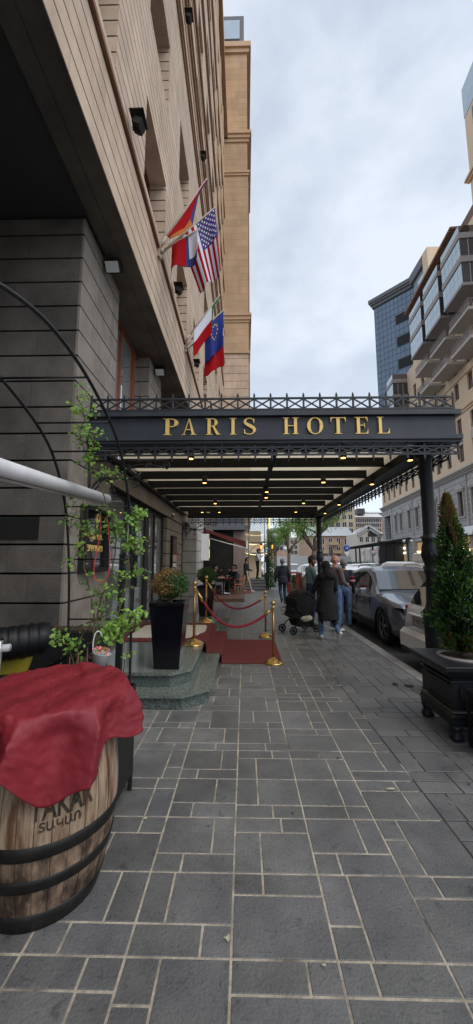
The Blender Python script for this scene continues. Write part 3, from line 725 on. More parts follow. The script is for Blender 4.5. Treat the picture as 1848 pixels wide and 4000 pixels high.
# gold serif letters
GLY={}
def arc(cx,cy,rx,ry,t0,t1,th0,th1,n=14):
    """ring segment quads, thickness blends th0 (ends) to th1 (middle)"""
    out=[]
    for i in range(n):
        q=[]
        for k in (i,i+1):
            u=k/n; t=R(t0+(t1-t0)*u); th=th0+(th1-th0)*math.sin(PI*u)
            q.append(((cx+rx*math.cos(t),cy+ry*math.sin(t)),(cx+(rx-th)*math.cos(t),cy+(ry-min(th,.05))*math.sin(t))))
        out.append([q[0][0],q[1][0],q[1][1],q[0][1]])
    return out
def rc(x0,x1,y0,y1): return [[(x0,y0),(x1,y0),(x1,y1),(x0,y1)]]
def ser(x,y,w,d=1): # bracketed serif centred x, baseline y
    return rc(x-w/2,x+w/2,y if d>0 else y-.035,y+.035 if d>0 else y)
T=.17
def sstroke():
    pts=[(.50,.80),(.45,.93),(.30,.985),(.16,.93),(.10,.80),(.13,.68),(.27,.57),(.42,.46),(.53,.34),(.52,.17),(.42,.05),(.27,.015),(.13,.07),(.07,.22)]
    th=[.03,.045,.05,.07,.11,.14,.17,.18,.15,.10,.06,.045,.045,.03]
    sm=[];st_=[]
    for i in range(len(pts)-1):
        for k in range(3):
            u=k/3; p0=pts[max(i-1,0)];p1=pts[i];p2=pts[i+1];p3=pts[min(i+2,len(pts)-1)]
            f=lambda a,b,c,d:.5*((2*b)+(-a+c)*u+(2*a-5*b+4*c-d)*u*u+(-a+3*b-3*c+d)*u**3)
            sm.append((f(p0[0],p1[0],p2[0],p3[0]),f(p0[1],p1[1],p2[1],p3[1]))); st_.append(th[i]*(1-u)+th[i+1]*u)
    sm.append(pts[-1]); st_.append(th[-1]); L=[];Rr=[]
    for i,p in enumerate(sm):
        a=sm[max(i-1,0)]; b=sm[min(i+1,len(sm)-1)]; dx,dy=b[0]-a[0],b[1]-a[1]; l=math.hypot(dx,dy) or 1
        nx,ny=-dy/l*st_[i]/2,dx/l*st_[i]/2; L.append((p[0]+nx,p[1]+ny)); Rr.append((p[0]-nx,p[1]-ny))
    return [[L[i],L[i+1],Rr[i+1],Rr[i]] for i in range(len(sm)-1)]+rc(.49,.53,.70,.97)+rc(.06,.10,.03,.32)
G={'P':(.72,rc(.10,.10+T,0,1)+rc(0,.37,0,.035)+rc(0,.36,.965,1)+arc(.34,.74,.34,.26,90,-90,.04,.18)+rc(.27,.35,.95,1)+rc(.27,.35,.48,.52)),
 'A':(.78,[[(.06,0),(.10,0),(.42,1),(.38,1)],[(.56,0),(.74,0),(.43,1),(.37,1)]]+rc(.17,.62,.30,.345)+rc(-.03,.19,0,.035)+rc(.47,.83,0,.035)),
 'R':(.80,rc(.10,.10+T,0,1)+rc(0,.37,0,.035)+rc(0,.36,.965,1)+arc(.34,.75,.31,.25,90,-90,.04,.17)+rc(.27,.35,.95,1)+rc(.27,.42,.50,.54)+[[(.36,.52),(.46,.52),(.72,.06),(.56,.04)]]+[[(.56,.06),(.72,.06),(.84,.0),(.60,.0)]]),
 'I':(.36,rc(.10,.10+T,0,1)+rc(0,.37,0,.035)+rc(0,.37,.965,1)),
 'S':(.60,sstroke()),
 'H':(.92,rc(.10,.10+T,0,1)+rc(.63,.63+T,0,1)+rc(.27,.63,.49,.53)+rc(0,.36,0,.035)+rc(0,.36,.965,1)+rc(.54,.90,0,.035)+rc(.54,.90,.965,1)),
 'O':(.88,arc(.43,.5,.42,.51,90,-90,.05,.18,16)+arc(.43,.5,.42,.51,90,270,.05,.18,16)),
 'T':(.84,rc(.33,.33+T,0,1)+rc(.22,.61,0,.035)+rc(.03,.81,.955,1)+[[(.03,.99),(.06,.99),(.06,.72),(.03,.72)],[(.78,.99),(.81,.99),(.81,.72),(.78,.72)],[(.06,.96),(.14,.96),(.06,.82)],[(.78,.96),(.70,.96),(.78,.82)]]),
 'E':(.74,rc(.10,.10+T,0,1)+rc(0,.70,0,.04)+rc(0,.68,.96,1)+rc(.27,.50,.49,.53)+rc(.67,.70,0,.28)+rc(.65,.68,.74,1)+rc(.49,.52,.38,.64)+[[(.67,.04),(.58,.04),(.67,.18)],[(.65,.96),(.56,.96),(.65,.84)]]),
 'L':(.72,rc(.10,.10+T,0,1)+rc(0,.70,0,.04)+rc(0,.37,.965,1)+rc(.67,.70,0,.30)+[[(.67,.04),(.56,.04),(.67,.20)]])}
XS=[('P',-1.10,-.90),('A',-.855,-.66),('R',-.54,-.335),('I',-.225,-.135),('S',-.04,.12),('H',.48,.69),('O',.80,1.01),('T',1.11,1.31),('E',1.43,1.60),('L',1.72,1.88)]
XS=[(c,(x0+.035)*(.987 if x0>.4 else 1),(x1+.035)*(.987 if x0>.4 else 1)) for c,x0,x1 in XS]
ZB=3.285; HH=.225
for ch,x0,x1 in XS:
    wd,polys=G[ch]; mn=min(p[0] for q in polys for p in q); mxx=max(p[0] for q in polys for p in q); a=MB()
    for k,q in enumerate(polys):
        e=.0006*(k%7)
        a.prism(q,lambda u,v:(x0+(u-mn)/(mxx-mn)*(x1-x0),CY0-.020-e,ZB+v*HH),lambda u,v:(x0+(u-mn)/(mxx-mn)*(x1-x0),CY0+.008,ZB+v*HH))
    a.build('letter','gold',can)
# scroll brackets under the canopy, on the wall side
def scroll(c,r0,turns,a0,sgn,y,n=28,r=.011,f=lambda a,b:(a,b)):
    pts=[]
    for k in range(n):
        u=k/(n-1); t=a0+sgn*turns*2*PI*u; rr_=r0*(1-.82*u); pts.append((c[0]+rr_*math.cos(t),y,c[1]+rr_*math.sin(t)))
    return pts
def bracket(y,s=1.):
    a=MB()
    X=CX0
    a.tube([(X+.02,y,3.0),(X+.02,y,2.42)],.016,8)
    a.tube([(X+.02,y,2.95),(X+1.05,y,2.97)],.012,8)
    a.tube(bez((X+.02,y,2.50),(X+.15,y,2.95),(X+.45,y,2.55),(X+.70,y,2.80),16),.013,8)
    a.tube(bez((X+.30,y,2.64),(X+.45,y,2.90),(X+.65,y,2.95),(X+1.0,y,2.86),16),.011,8)
    a.tube(bez((X+.02,y,2.85),(X+.25,y,2.9),(X+.2,y,2.6),(X+.05,y,2.55),14),.011,8)
    for (cx,cz,r_,a0,sg) in ((X+1.02,2.90,.055,-1.6,1),(X+.78,2.90,.05,2.2,-1),(X+.52,2.86,.045,2.5,-1),(X+.62,2.64,.055,1.5,-1),(X+.17,2.74,.06,-2,1),(X+.33,2.56,.05,1.5,1)):
        a.tube(scroll((cx,cz),r_,1.4,a0,sg,y),.009,6)
    for (cx,cz) in ((X+.30,2.70),(X+.66,2.73)):
        for k in range(6): t=k*PI/3; a.ball((cx+.024*math.cos(t),y-.01,cz+.024*math.sin(t)),.014,n=6)
        a.ball((cx,y-.02,cz),.014,n=6)
    a.build('scroll_bracket','black_iron',can)
bracket(4.74); bracket(12.86)
a=MB(); a.box(-1.31,-1.20,CY1-.135,CY1-.128,3.29,3.33); a.build('small_notice','cream_paint',can)
# small camera dome on the lintel
t=thing('security_camera','small pale dome camera on the stone lintel near the far end of the canopy','camera',(-2.03,10.4,2.9))
a=MB(); a.lathe([(.05,0),(.05,.05)],(-2.02,10.4,2.92),14); a.build('mount','white_tube',t)
a=MB(); a.ball((-2.02,10.4,2.90),.042,n=12); a.build('dome','glass_dark',t)

# ------------------------------------------------------------------ floodlights on the soffit and on the ledges
def flood(x,y,z,label,s=1.):
    t=thing('soffit_floodlight',label,'floodlight',(x,y,z),'square floodlights under the overhang')
    a=MB(); a.box(x-.10*s,x+.10*s,y-.08*s,y+.08*s,z-.09,z-.02); a.box(x-.02,x+.02,y-.03,y+.03,z-.02,z+.02); a.build('housing','black_plastic',t)
    q_=Quaternion((1,0,0),.75)
    a=MB(); a.obox((x,y-.10,z-.13),(.22*s,.06,.17*s),q_); a.build('hood','black_plastic',t)
    a=MB(); a.obox((x,y-.10-.024,z-.13-.022),(.19*s,.014,.14*s),q_); a.build('lens','lamp_glass',t)
flood(-1.93,5.02,6.08,'nearer square floodlight fixed under the dark overhang')
flood(-1.93,8.10,6.08,'farther square floodlight fixed under the dark overhang')
def ledge(x,y,z,label):
    t=thing('wall_spotlight',label,'spotlight',(x,y,z),'small dark spotlights along the facade ledges')
    a=MB(); a.box(x-.08,x+.12,y-.13,y+.13,z+.10,z+.115); a.build('shield','black_matte',t)
    a=MB(); a.obox((x+.02,y,z+.0),(.12,.16,.10),Quaternion((0,1,0),.5)); a.box(x-.06,x-.02,y-.02,y+.02,z-.06,z+.1); a.tube([(x,y+.03,z-.02),(x+.02,y+.03,z-.12)],.008,6); a.build('housing','black_matte',t)
for x,y,z,l in ((-1.48,4.40,7.66,'dark spotlight on the first ledge, nearest the camera above the top of the frieze'),(-1.48,7.58,7.66,'dark spotlight on the first ledge beneath the red white and blue flag'),(-1.48,10.79,7.68,'dark spotlight on the first ledge just below the green white and red flag'),
                (-1.38,7.61,15.16,'dark spotlight on the upper ledge close to the top of the picture'),(-1.38,10.89,15.2,'dark spotlight on the upper ledge above the tip of the red blue and orange flag')):
    ledge(x,y,z,l)

# ------------------------------------------------------------------ flags
def flag(label,base,tip,hoist,fly,paint,u_off=.03,sway=(0,0,0),folds=2.5,amp=.06,stars=None,mats=(),seed=0,taper=0.,nu=26,nv=26,curl=.0,fw=lambda u:1.):
    base=Vector(base); tip=Vector(tip); d=(base-tip).normalized()
    t=thing('flag',label,'flag',base,'flags on poles fixed to the hotel facade')
    a=MB(); a.tube([base,tip],[.022,.014],8); a.build('pole','pole',t)
    a=MB(); a.box(base.x-.06,base.x+.02,base.y-.05,base.y+.05,base.z-.10,base.z+.06); a.tube([base,base+(tip-base)*.12],.035,8); a.build('bracket','pole',t)
    side=Vector((0,0,-1)); perp=d.cross(side).normalized(); sway=Vector(sway)
    def surf(u,v):   # u along hoist from the tip 0..1, v along fly 0..1
        p=tip+d*(u_off+hoist*u)
        fall=(Vector((0,0,-1))+sway).normalized()
        gather=(1-taper*v*(.5+.5*math.cos(PI*(u-.5)*0+0)))
        mid=tip+d*(u_off+hoist*.5)
        p=mid+(p-mid)*gather
        ph=folds*2*PI*u+seed
        return p+fall*fly*fw(u)*v*(1-.05*abs(math.sin(ph)))+perp*amp*(.15+v)*math.sin(ph)+perp*curl*v*v*math.sin(PI*u)+d*amp*.4*v*math.cos(ph*.7)
    a=MB(); a.smooth=True; vs=[surf(i/nu,j/nv) for j in range(nv+1) for i in range(nu+1)]; o=len(a.v)
    a.v+= [tuple(v) for v in vs]
    for j in range(nv):
        for i in range(nu):
            a.f.append((j*(nu+1)+i,j*(nu+1)+i+1,(j+1)*(nu+1)+i+1,(j+1)*(nu+1)+i)); a.m.append(paint((i+.5)/nu,(j+.5)/nv)); a.t.append(1.); a.sm.append(True)
    cl=a.build('cloth',mats,t,recalc=False)
    md=cl.modifiers.new('s','SOLIDIFY'); md.thickness=.004
    if stars:
        b=MB()
        for (u,v,s_) in stars[0]:
            for sgn in (1,-1):
                c=surf(u,v); eu=(surf(u+.01,v)-surf(u-.01,v)).normalized(); ev=(surf(u,v+.01)-surf(u,v-.01)).normalized(); n=eu.cross(ev).normalized()
                pts=[]
                for k in range(10):
                    r_=s_ if k%2==0 else s_*.42; t_=PI/2+k*PI/5; pts.append(c+n*sgn*.008+eu*r_*math.cos(t_)+ev*r_*math.sin(t_))
                b.add([c+n*sgn*.009]+pts,[(0,k+1,(k+1)%10+1) for k in range(10)])
        b.build('stars',stars[1],cl,recalc=False)
    return t
B1=(-1.55,6.30,7.40)
flag('red, blue and orange striped flag rising highest on the facade, partly wound round its pole',(-1.57,6.25,7.52),(-.76,6.72,9.50),1.85,.40,
     lambda u,v:0 if v<.62 else (1 if u<.55 else 2),mats=['f_red','f_blue','f_orange'],sway=(.45,.0,0),folds=1.2,amp=.05,seed=1.,fw=lambda u:(.16 if u<.25 else .16+.84*min(1,(u-.25)/.3)) if u<.7 else 1-.75*(u-.7)/.3)
flag('large stars and stripes flag with purple blue canton',(-1.57,6.30,7.42),(-.55,6.50,8.60),1.02,1.36,
     lambda u,v: 0 if (u<.54 and v<.46) else (1 if int(u*13)%2==0 else 2),mats=['f_purple','f_red','f_white'],nu=26,nv=30,folds=1.6,amp=.07,sway=(.22,.0,0),seed=1.1,taper=.42,
     stars=([((.05+.11*(i*.5)),(.04+.085*j*.5),.028) for i in range(10) for j in range(10) if (i+j)%2==0 and .05+.055*i<.53],'f_starw'))
flag('red, blue and white flag hanging lowest in the first group of flags',(-1.57,6.20,7.34),(-.80,6.08,7.72),.56,.66,
     lambda u,v:0 if u>.48 else (1 if u>.40 else (2 if v<.72 else 1)),mats=['f_red','f_blue','f_white'],folds=1.2,amp=.10,seed=2.4,u_off=.04,curl=.06)
def itpaint(u,v): return 0 if u<.30 else (1 if v<.50 else 2)
flag('green, white and red flag in the farther group of flags',(-1.57,9.25,7.50),(-.68,9.72,9.20),1.50,.85,itpaint,mats=['f_green','f_white','f_red'],folds=1.1,amp=.05,seed=.5,fw=lambda u:.14 if u<.28 else 1.)
EU=[(.5+.20*math.sin(k*PI/6)*1.,.38+.20*math.cos(k*PI/6),.038) for k in range(12)]
flag('dark blue flag with a ring of yellow stars, in the farther group',(-1.57,9.30,7.42),(-.58,9.98,8.92),.95,1.15,lambda u,v:0,mats=['f_eu'],folds=1.4,amp=.08,seed=2.,taper=.2,stars=(EU,'f_star'))
flag('red and blue flag mostly hidden behind the starred blue flag',(-1.57,9.35,7.34),(-.58,10.15,8.45),.80,1.18,lambda u,v:0 if v>.45 else (1 if v>.2 else 2),mats=['f_red','f_eu','f_white'],folds=1.2,amp=.07,seed=3.)

# ------------------------------------------------------------------ signs on the stone pier
sg=thing('wall_showcase','tall black showcase sign with gold lettering on the stone pier behind the climbing rose','sign',(-2.03,5.0,1.5))
a=MB()
a.box(-2.066,-1.985,4.60,4.65,1.50,2.36); a.box(-2.066,-1.985,5.40,5.45,1.50,2.36); a.box(-2.066,-1.985,4.651,5.399,1.50,1.555); a.box(-2.066,-1.985,4.651,5.399,2.31,2.36)
a.build('frame','black_matte',sg)
a=MB(); a.box(-2.064,-2.045,4.651,5.399,1.556,2.309); a.build('back_panel','glass_dark',sg)
text('lettering','P',.30,.006,axes((-2.035,5.10,2.09),(0,1,0),(0,0,1)),'gold',sg)
text('lettering','ՓԱՐԻԶ',.115,.005,axes((-2.035,5.03,1.935),(0,1,0),(0,0,1)),'gold',sg,1.1)
text('lettering','ՀՅՈՒՐԱՆՈՑ',.115,.005,axes((-2.035,5.02,1.775),(0,1,0),(0,0,1)),'gold',sg,.95,.85)
pc=thing('poster_case','narrow dark poster case on the far stone pier under the canopy','sign',(-2.03,10.7,1.5))
a=MB(); a.box(-2.066,-2.0,10.35,11.0,1.28,2.35); a.build('frame','black_matte',pc)
a=MB(); a.box(-2.001,-1.99,10.42,10.93,1.85,2.28); a.build('poster','rust',pc)
a=MB(); a.box(-2.001,-1.99,10.42,10.93,1.62,1.82); a.build('poster','far_pink',pc)
a=MB(); a.box(-2.001,-1.99,10.42,10.93,1.34,1.58); a.build('poster','white_paint',pc)
a=MB(); a.box(-1.989,-1.985,10.50,10.80,1.38,1.48); a.build('label_strip','far_dark',pc)
# ------------------------------------------------------------------ rose arch
ar=thing('rose_arch','black metal rose arch with two hoops joined by crossbars','trellis',(-1.1,2.9,.6))
def hoop(x,dy):
    pts=[(x,2.88+dy,.35),(x,2.87+dy,1.2),(x,2.80+dy,1.75),(x,2.69+dy,2.10),(x,2.47+dy,2.40),(x,2.15+dy,2.57),(x,1.74+dy,2.67),(x,1.35+dy,2.66),(x,.95+dy,2.50),(x,.65+dy,2.15),(x,.55+dy,1.6),(x,.52+dy,0)]
    sp=[]
    for i in range(len(pts)-1):
        for k in range(5):
            u=k/5; P_=[Vector(pts[max(0,min(len(pts)-1,i+j))]) for j in (-1,0,1,2)]
            sp.append(.5*((2*P_[1])+(-P_[0]+P_[2])*u+(2*P_[0]-5*P_[1]+4*P_[2]-P_[3])*u*u+(-P_[0]+3*P_[1]-3*P_[2]+P_[3])*u**3))
    sp.append(Vector(pts[-1])); return sp
for x,dy in ((-.855,0),(-1.335,.0)):
    a=MB(); a.tube(hoop(x,dy),.0095,8); a.build('hoop','black_iron',ar)
for y,z in ((2.27,2.53),(2.47,2.40),(2.72,2.05),(2.82,1.66),(2.87,1.21)):
    a=MB(); a.tube([(-1.335,y,z),(-.855,y,z)],.006,6); a.build('crossbar','black_iron',ar)
a=MB(); a.tube([(-.855,1.9,2.645),(-1.335,1.9,2.645)],.006,6); a.build('crossbar','black_iron',ar)
# rose
ro=thing('climbing_rose','climbing rose with thin brown stems and fresh green leaves on the black arch','rose plant',(-1.1,2.85,.6))
rr=random.Random(21); SM=MB(); LF=MB()
def leafset(mb,p,n=5,s=.035,spread=.05,mats=(0,1,2)):
    for k in range(n):
        q=Vector(p)+Vector((rr.uniform(-1,1),rr.uniform(-1,1),rr.uniform(-1,1)))*spread
        nn=Vector((rr.gauss(0,.5),rr.gauss(-.5,.5),rr.gauss(.6,.4))).normalized()
        u=nn.orthogonal().normalized(); t_=rr.uniform(0,6.28); u=u*math.cos(t_)+nn.cross(u)*math.sin(t_); v=nn.cross(u)
        L=s*rr.uniform(.5,1.2); W=L*.70
        mb.add([q-u*L*.5,q-u*L*.2-v*W*.42,q+u*L*.15-v*W*.45,q+u*L*.55,q+u*L*.15+v*W*.45,q-u*L*.2+v*W*.42,q+nn*L*.06],
               [(0,1,6),(1,2,6),(2,3,6),(3,4,6),(4,5,6),(5,0,6)],rr.choice(mats))
def stemline(pts,r0,r1,leafn,s=.034,lm=(0,1,2)):
    sp=[]
    pts=[Vector(p) for p in pts]
    for i in range(len(pts)-1):
        for k in range(6):
            u=k/6; P_=[pts[max(0,min(len(pts)-1,i+j))] for j in (-1,0,1,2)]
            sp.append(.5*((2*P_[1])+(-P_[0]+P_[2])*u+(2*P_[0]-5*P_[1]+4*P_[2]-P_[3])*u*u+(-P_[0]+3*P_[1]-3*P_[2]+P_[3])*u**3)+Vector((rr.uniform(-1,1),rr.uniform(-1,1),0))*.006)
    sp.append(pts[-1]); n=len(sp)
    SM.tube(sp,[r0+(r1-r0)*i/(n-1) for i in range(n)],5)
    for k in range(int(leafn*.85)+1):
        i=rr.randrange(n//4,n); p=sp[i]; e=p+Vector((rr.uniform(-.07,.07),rr.uniform(-.06,.04),rr.uniform(-.02,.07)))
        SM.tube([p,e],.0016,4); leafset(LF,e,rr.randint(3,6),s,.032,lm)
stemline([(-1.10,2.85,.60),(-1.12,2.86,1.0),(-1.16,2.86,1.35),(-1.22,2.84,1.6),(-1.24,2.78,1.9),(-1.20,2.7,2.1)],.009,.004,9)
stemline([(-1.10,2.86,.60),(-1.11,2.86,1.25),(-1.02,2.85,1.55),(-.98,2.8,1.85),(-1.04,2.72,2.1),(-1.08,2.6,2.3),(-1.10,2.5,2.5)],.007,.004,12)
stemline([(-1.06,2.84,.60),(-1.02,2.84,1.0),(-.93,2.83,1.3),(-.88,2.82,1.6),(-.87,2.79,1.85),(-.86,2.75,1.98)],.007,.004,26)
stemline([(-1.22,2.84,.6),(-1.24,2.84,1.0),(-1.17,2.84,1.15),(-1.02,2.84,1.3)],.005,.003,5)
stemline([(-1.10,2.5,2.38),(-1.12,2.42,2.5),(-1.08,2.38,2.62),(-1.10,2.3,2.72)],.005,.002,34,.036,(1,1,0))
stemline([(-1.12,2.52,2.30),(-1.05,2.5,2.42),(-1.02,2.42,2.50)],.004,.002,20,.036,(1,0))
stemline([(-1.08,2.6,2.25),(-1.0,2.6,2.28),(-.93,2.58,2.22)],.003,.002,12,.034,(1,0))
stemline([(-1.33,2.8,1.85),(-1.30,2.75,1.95),(-1.25,2.73,2.02)],.004,.002,10)
stemline([(-1.24,2.78,1.9),(-1.14,2.74,1.84),(-1.04,2.72,1.86),(-.95,2.75,1.9)],.005,.003,30,.034)
stemline([(-1.05,2.74,2.02),(-.98,2.72,1.98),(-.93,2.74,1.85)],.004,.002,20,.032)
stemline([(-.87,2.80,1.86),(-.84,2.78,1.93),(-.80,2.76,1.96)],.004,.002,26,.036,(1,0))
stemline([(-.88,2.82,1.70),(-.84,2.80,1.76),(-.79,2.78,1.78)],.004,.002,26,.036,(1,0,0))
stemline([(-.88,2.82,1.50),(-.83,2.80,1.56),(-.78,2.78,1.58)],.003,.002,10,.036,(1,0))
stemline([(-.98,2.84,.60),(-.88,2.80,.8),(-.88,2.76,1.15),(-.95,2.78,1.3)],.004,.003,6,.036,(1,))
stemline([(-1.02,2.84,1.1),(-.92,2.80,1.14),(-.80,2.76,1.22),(-.76,2.74,1.22)],.003,.002,30,.042,(1,1,0))
stemline([(-1.05,2.84,1.02),(-.98,2.80,1.1),(-.90,2.78,1.1)],.003,.002,24,.040,(1,0))
stemline([(-1.08,2.84,1.2),(-1.05,2.82,1.32),(-1.04,2.8,1.42)],.003,.002,20,.034,(0,1,2))
stemline([(-1.24,2.84,.8),(-1.28,2.80,1.0),(-1.32,2.78,1.06),(-1.38,2.78,1.05)],.004,.002,16,.042,(1,0))
stemline([(-1.2,2.84,.6),(-1.18,2.80,.75),(-1.2,2.8,.86)],.004,.002,18,.036,(0,2,1))
stemline([(-1.15,2.82,.58),(-1.08,2.78,.7),(-1.05,2.76,.8)],.004,.002,20,.036,(0,1))
stemline([(-1.3,2.84,.6),(-1.34,2.8,.72),(-1.4,2.8,.78)],.004,.002,12,.044,(2,0))
stemline([(-1.0,2.82,.6),(-.97,2.78,.68),(-.95,2.76,.75)],.003,.002,7,.036,(1,0))
stemline([(-1.24,2.82,1.48),(-1.27,2.78,1.62),(-1.26,2.78,1.72)],.003,.002,9,.034,(0,1))
SM.build('stems','stem',ro); LF.build('leaves',['leaf_a','leaf_b','leaf_c'],ro,recalc=False)
a=MB(); a.tube(bez((-1.07,2.72,1.98),(-1.03,2.70,1.80),(-1.16,2.70,1.50),(-1.04,2.70,1.50),14)+bez((-1.03,2.70,1.50),(-.95,2.70,1.50),(-.98,2.70,1.75),(-1.02,2.72,1.98),14),.0034,6)
tag(a.build('string_loop','red_string'),'looped bright red string dangling from the end of the white tube','string')
# white tube (rolled awning)
t=thing('awning_roll','thick white rolled awning tube sloping in from the left edge of the picture','awning',(-1.35,3.3,2.2))
P0=Vector((-1.15,1.2,2.06)); P1=Vector((-1.32,3.48,2.235))
a=MB(); a.tube([P0,P1],.044,20); a.build('fabric_roll','white_tube',t)
a=MB(); a.tube([P1,P1+(P1-P0).normalized()*.03],[.046,.030],20); a.build('end_cap','zinc',t)
a=MB(); a.tube([P0+Vector((-.05,0,-.045)),P1+Vector((-.03,-.02,-.043))],.012,8); a.build('front_rail','zinc',t)
# ------------------------------------------------------------------ black metal trough
tr=thing('metal_trough','long black metal planter box on thin legs beside the barrel','planter box',(-.95,2.7,0))
a=MB(); x0,x1,y0,y1=-1.55,-.822,2.05,2.93
a.box(x1-.008,x1,y0,y1,.12,.735); a.box(x0,x0+.008,y0,y1,.12,.735); a.box(x0+.009,x1-.009,y1-.008,y1,.12,.735); a.box(x0+.009,x1-.009,y0,y0+.008,.12,.735); a.box(x0+.009,x1-.009,y0+.009,y1-.009,.12,.13); a.build('body','black_plastic',tr)
for x in (x0,x1-.03):
    for y in (y0,y1-.03):
        b=MB(); b.box(x+.002,x+.028,y+.002,y+.028,0,.118); b.build('leg','black_matte',tr)
a=MB(); a.box(x0+.01,x1-.01,y0+.01,y1-.01,.5,.57); a.build('soil','soil',tr)
a=MB(); a.lathe([(.0,.0),(.11,.0),(.155,.10),(.165,.17),(.15,.18),(.135,.12),(.08,.10)],(-1.0,2.58,.60),24)
tag(a.build('grey_bowl','zinc'),'round grey bowl half hidden between the red cover and the black box','bowl')
# bucket
bk=thing('hanging_bucket','small grey metal bucket holding pink flowers, hung tilted on the rose arch','bucket',(-.99,2.66,.95))
q=Quaternion((0,1,0),.22)
def tl(mb,prof,c,n=20,m=0):
    o=len(mb.v); mb.lathe(prof,(0,0,0),n,m); 
    for i in range(o,len(mb.v)): mb.v[i]=tuple(Vector(c)+q@Vector(mb.v[i]))
c=(-1.015,2.64,.875)
a=MB(); tl(a,[(.034,0),(.060,.145),(.064,.150),(.058,.150),(.05,.12)],c); a.build('pail','zinc',bk)
a=MB(); a.tube(bez((-1.045,2.64,1.02),(-1.06,2.64,1.16),(-1.02,2.66,1.20),(-1.0,2.68,1.12),14),.0035,6); a.build('handle','white_paint',bk)
a=MB()
for k in range(90):
    p=Vector(c)+q@Vector((rr.gauss(0,.022),rr.gauss(0,.022),.155+rr.uniform(0,.03))); leaf(a,p,(rr.gauss(0,1),rr.gauss(0,1),1),.02,0 if rr.random()<.75 else 1,.9)
a.build('flowers',['flower','leaf_b'],bk,recalc=False)
# iron handrail, dark post, black box behind the rose
hr=thing('iron_handrail','sloping black iron handrail with rusty scrollwork behind the climbing rose','handrail',(-1.6,3.9,0))
a=MB(); a.tube([(-1.95,3.75,.60),(-1.36,3.75,.93)],.016,8); a.build('rail','black_iron',hr)
a=MB()
for k in range(6):
    x=-1.88+k*.085; z=.64+(x+1.95)*.56
    a.tube([(x,3.75,z-.02),(x,3.75,.15)],.007,6)
    a.tube(scroll((x+.04,z-.14),.036,1.5,1.2,-1,3.75),.006,6); a.tube(scroll((x+.04,z-.30),.036,1.5,-1.2,1,3.75),.006,6)
a.tube([(-1.95,3.75,.17),(-1.36,3.75,.17)],.010,6)
a.build('scrollwork','rust',hr)
a=MB(); a.box(-1.395,-1.335,4.14,4.20,0,1.70); a.box(-1.40,-1.33,4.135,4.205,1.701,1.72)
tag(a.build('dark_post','black_iron'),'square dark metal post standing left of the granite steps','post')
t=thing('black_plant_box','large black box full of soil and dry twigs against the stone pier','planter box',(-1.8,3.95,0))
a=MB(); a.box(-2.3,-1.47,3.84,4.12,0,.93); a.build('box','black_matte',t)
a=MB(); a.box(-2.28,-1.49,3.86,4.10,.931,.95)
for k in range(60):
    x=rr.uniform(-1.95,-1.52); y=rr.uniform(3.87,4.08); a.bar((x,y,.94),(x+rr.uniform(-.05,.05),y+rr.uniform(-.04,.04),.95+rr.uniform(0,.015)),.004)
a.build('soil','soil',t)
# ------------------------------------------------------------------ clutter at the left edge
t=thing('ribbed_cylinder','glossy black ribbed barrel lying on its side at the left edge','barrel',(-1.9,2.9,.9))
a=MB(); A=Vector((-2.25,2.60,1.00)); Bp=Vector((-1.56,3.0,1.045)); d_=(Bp-A)
pts=[];rs=[]
for k in range(73):
    u=k/72; pts.append(A+d_*u); r_=.125-(.007 if (k%6==0 and u>.3) else 0); rs.append(r_)
pts+=[Bp+d_.normalized()*.02,Bp+d_.normalized()*.045,Bp+d_.normalized()*.06]; rs+=[.118,.085,.02]
a.tube(pts,rs,24); a.build('body','black_plastic',t)
a=MB(); a.ball(A+d_*.86+Vector((0,-.0,.128)),.010,n=8); a.build('knob','black_plastic',t)
t=thing('steel_post','short brushed steel post with a black cap at the left edge','post',(-1.66,2.6,.4))
a=MB(); a.tube([(-1.585,2.42,.20),(-1.560,2.42,1.15)],.020,14); a.build('tube','steel',t)
a=MB(); a.tube([(-1.560,2.42,1.151),(-1.560,2.42,1.168)],[.023,.012],14); a.build('cap','black_plastic',t)
a=MB(); a.tube([(-1.62,2.43,1.085),(-1.50,2.43,1.10)],.024,10); a.build('clamp','zinc',t)
a=MB(); a.prism([(-2.3,.60),(-1.72,.66),(-1.66,.80),(-1.61,.95),(-2.3,.86)],lambda u,v:(u,2.90,v),lambda u,v:(u,2.93,v))
tag(a.build('yellow_tarp','yellow'),'dull yellow folded tarpaulin under the black ribbed barrel','tarpaulin')
a=MB(); a.obox((-1.78,2.76,.80),(.42,.2,.018),Quaternion((0,1,0),-.10))
tag(a.build('dark_board','black_plastic'),'thin dark board leaning across the yellow tarpaulin','board')
a=MB()
pr=[(.0,0),(.17,.0),(.19,.06),(.17,.15),(.11,.19),(.03,.20)]
a.lathe(pr,(-1.47,2.66,.64),20,sx=1.1,sy=.9)
tag(a.build('woven_bag','cloth_black'),'black woven bag lying between the yellow tarpaulin and the rose','bag')
t=thing('green_shrub','low leafy green plant growing behind the red covered barrel','plant',(-1.2,2.75,.57)); a=MB()
for k in range(46):
    p=(rr.uniform(-1.38,-1.02),rr.uniform(2.62,2.85),rr.uniform(.60,.80)); leafset(a,p,4,.045,.03)
a.build('leaves',['leaf_a','leaf_b','leaf_c'],t,recalc=False)
a=MB()
for k in range(8): x=rr.uniform(-1.35,-1.05); a.tube([(x,2.74,.56),(x+rr.uniform(-.04,.04),2.74,.76)],.004,5)
a.build('stems','stem',t)
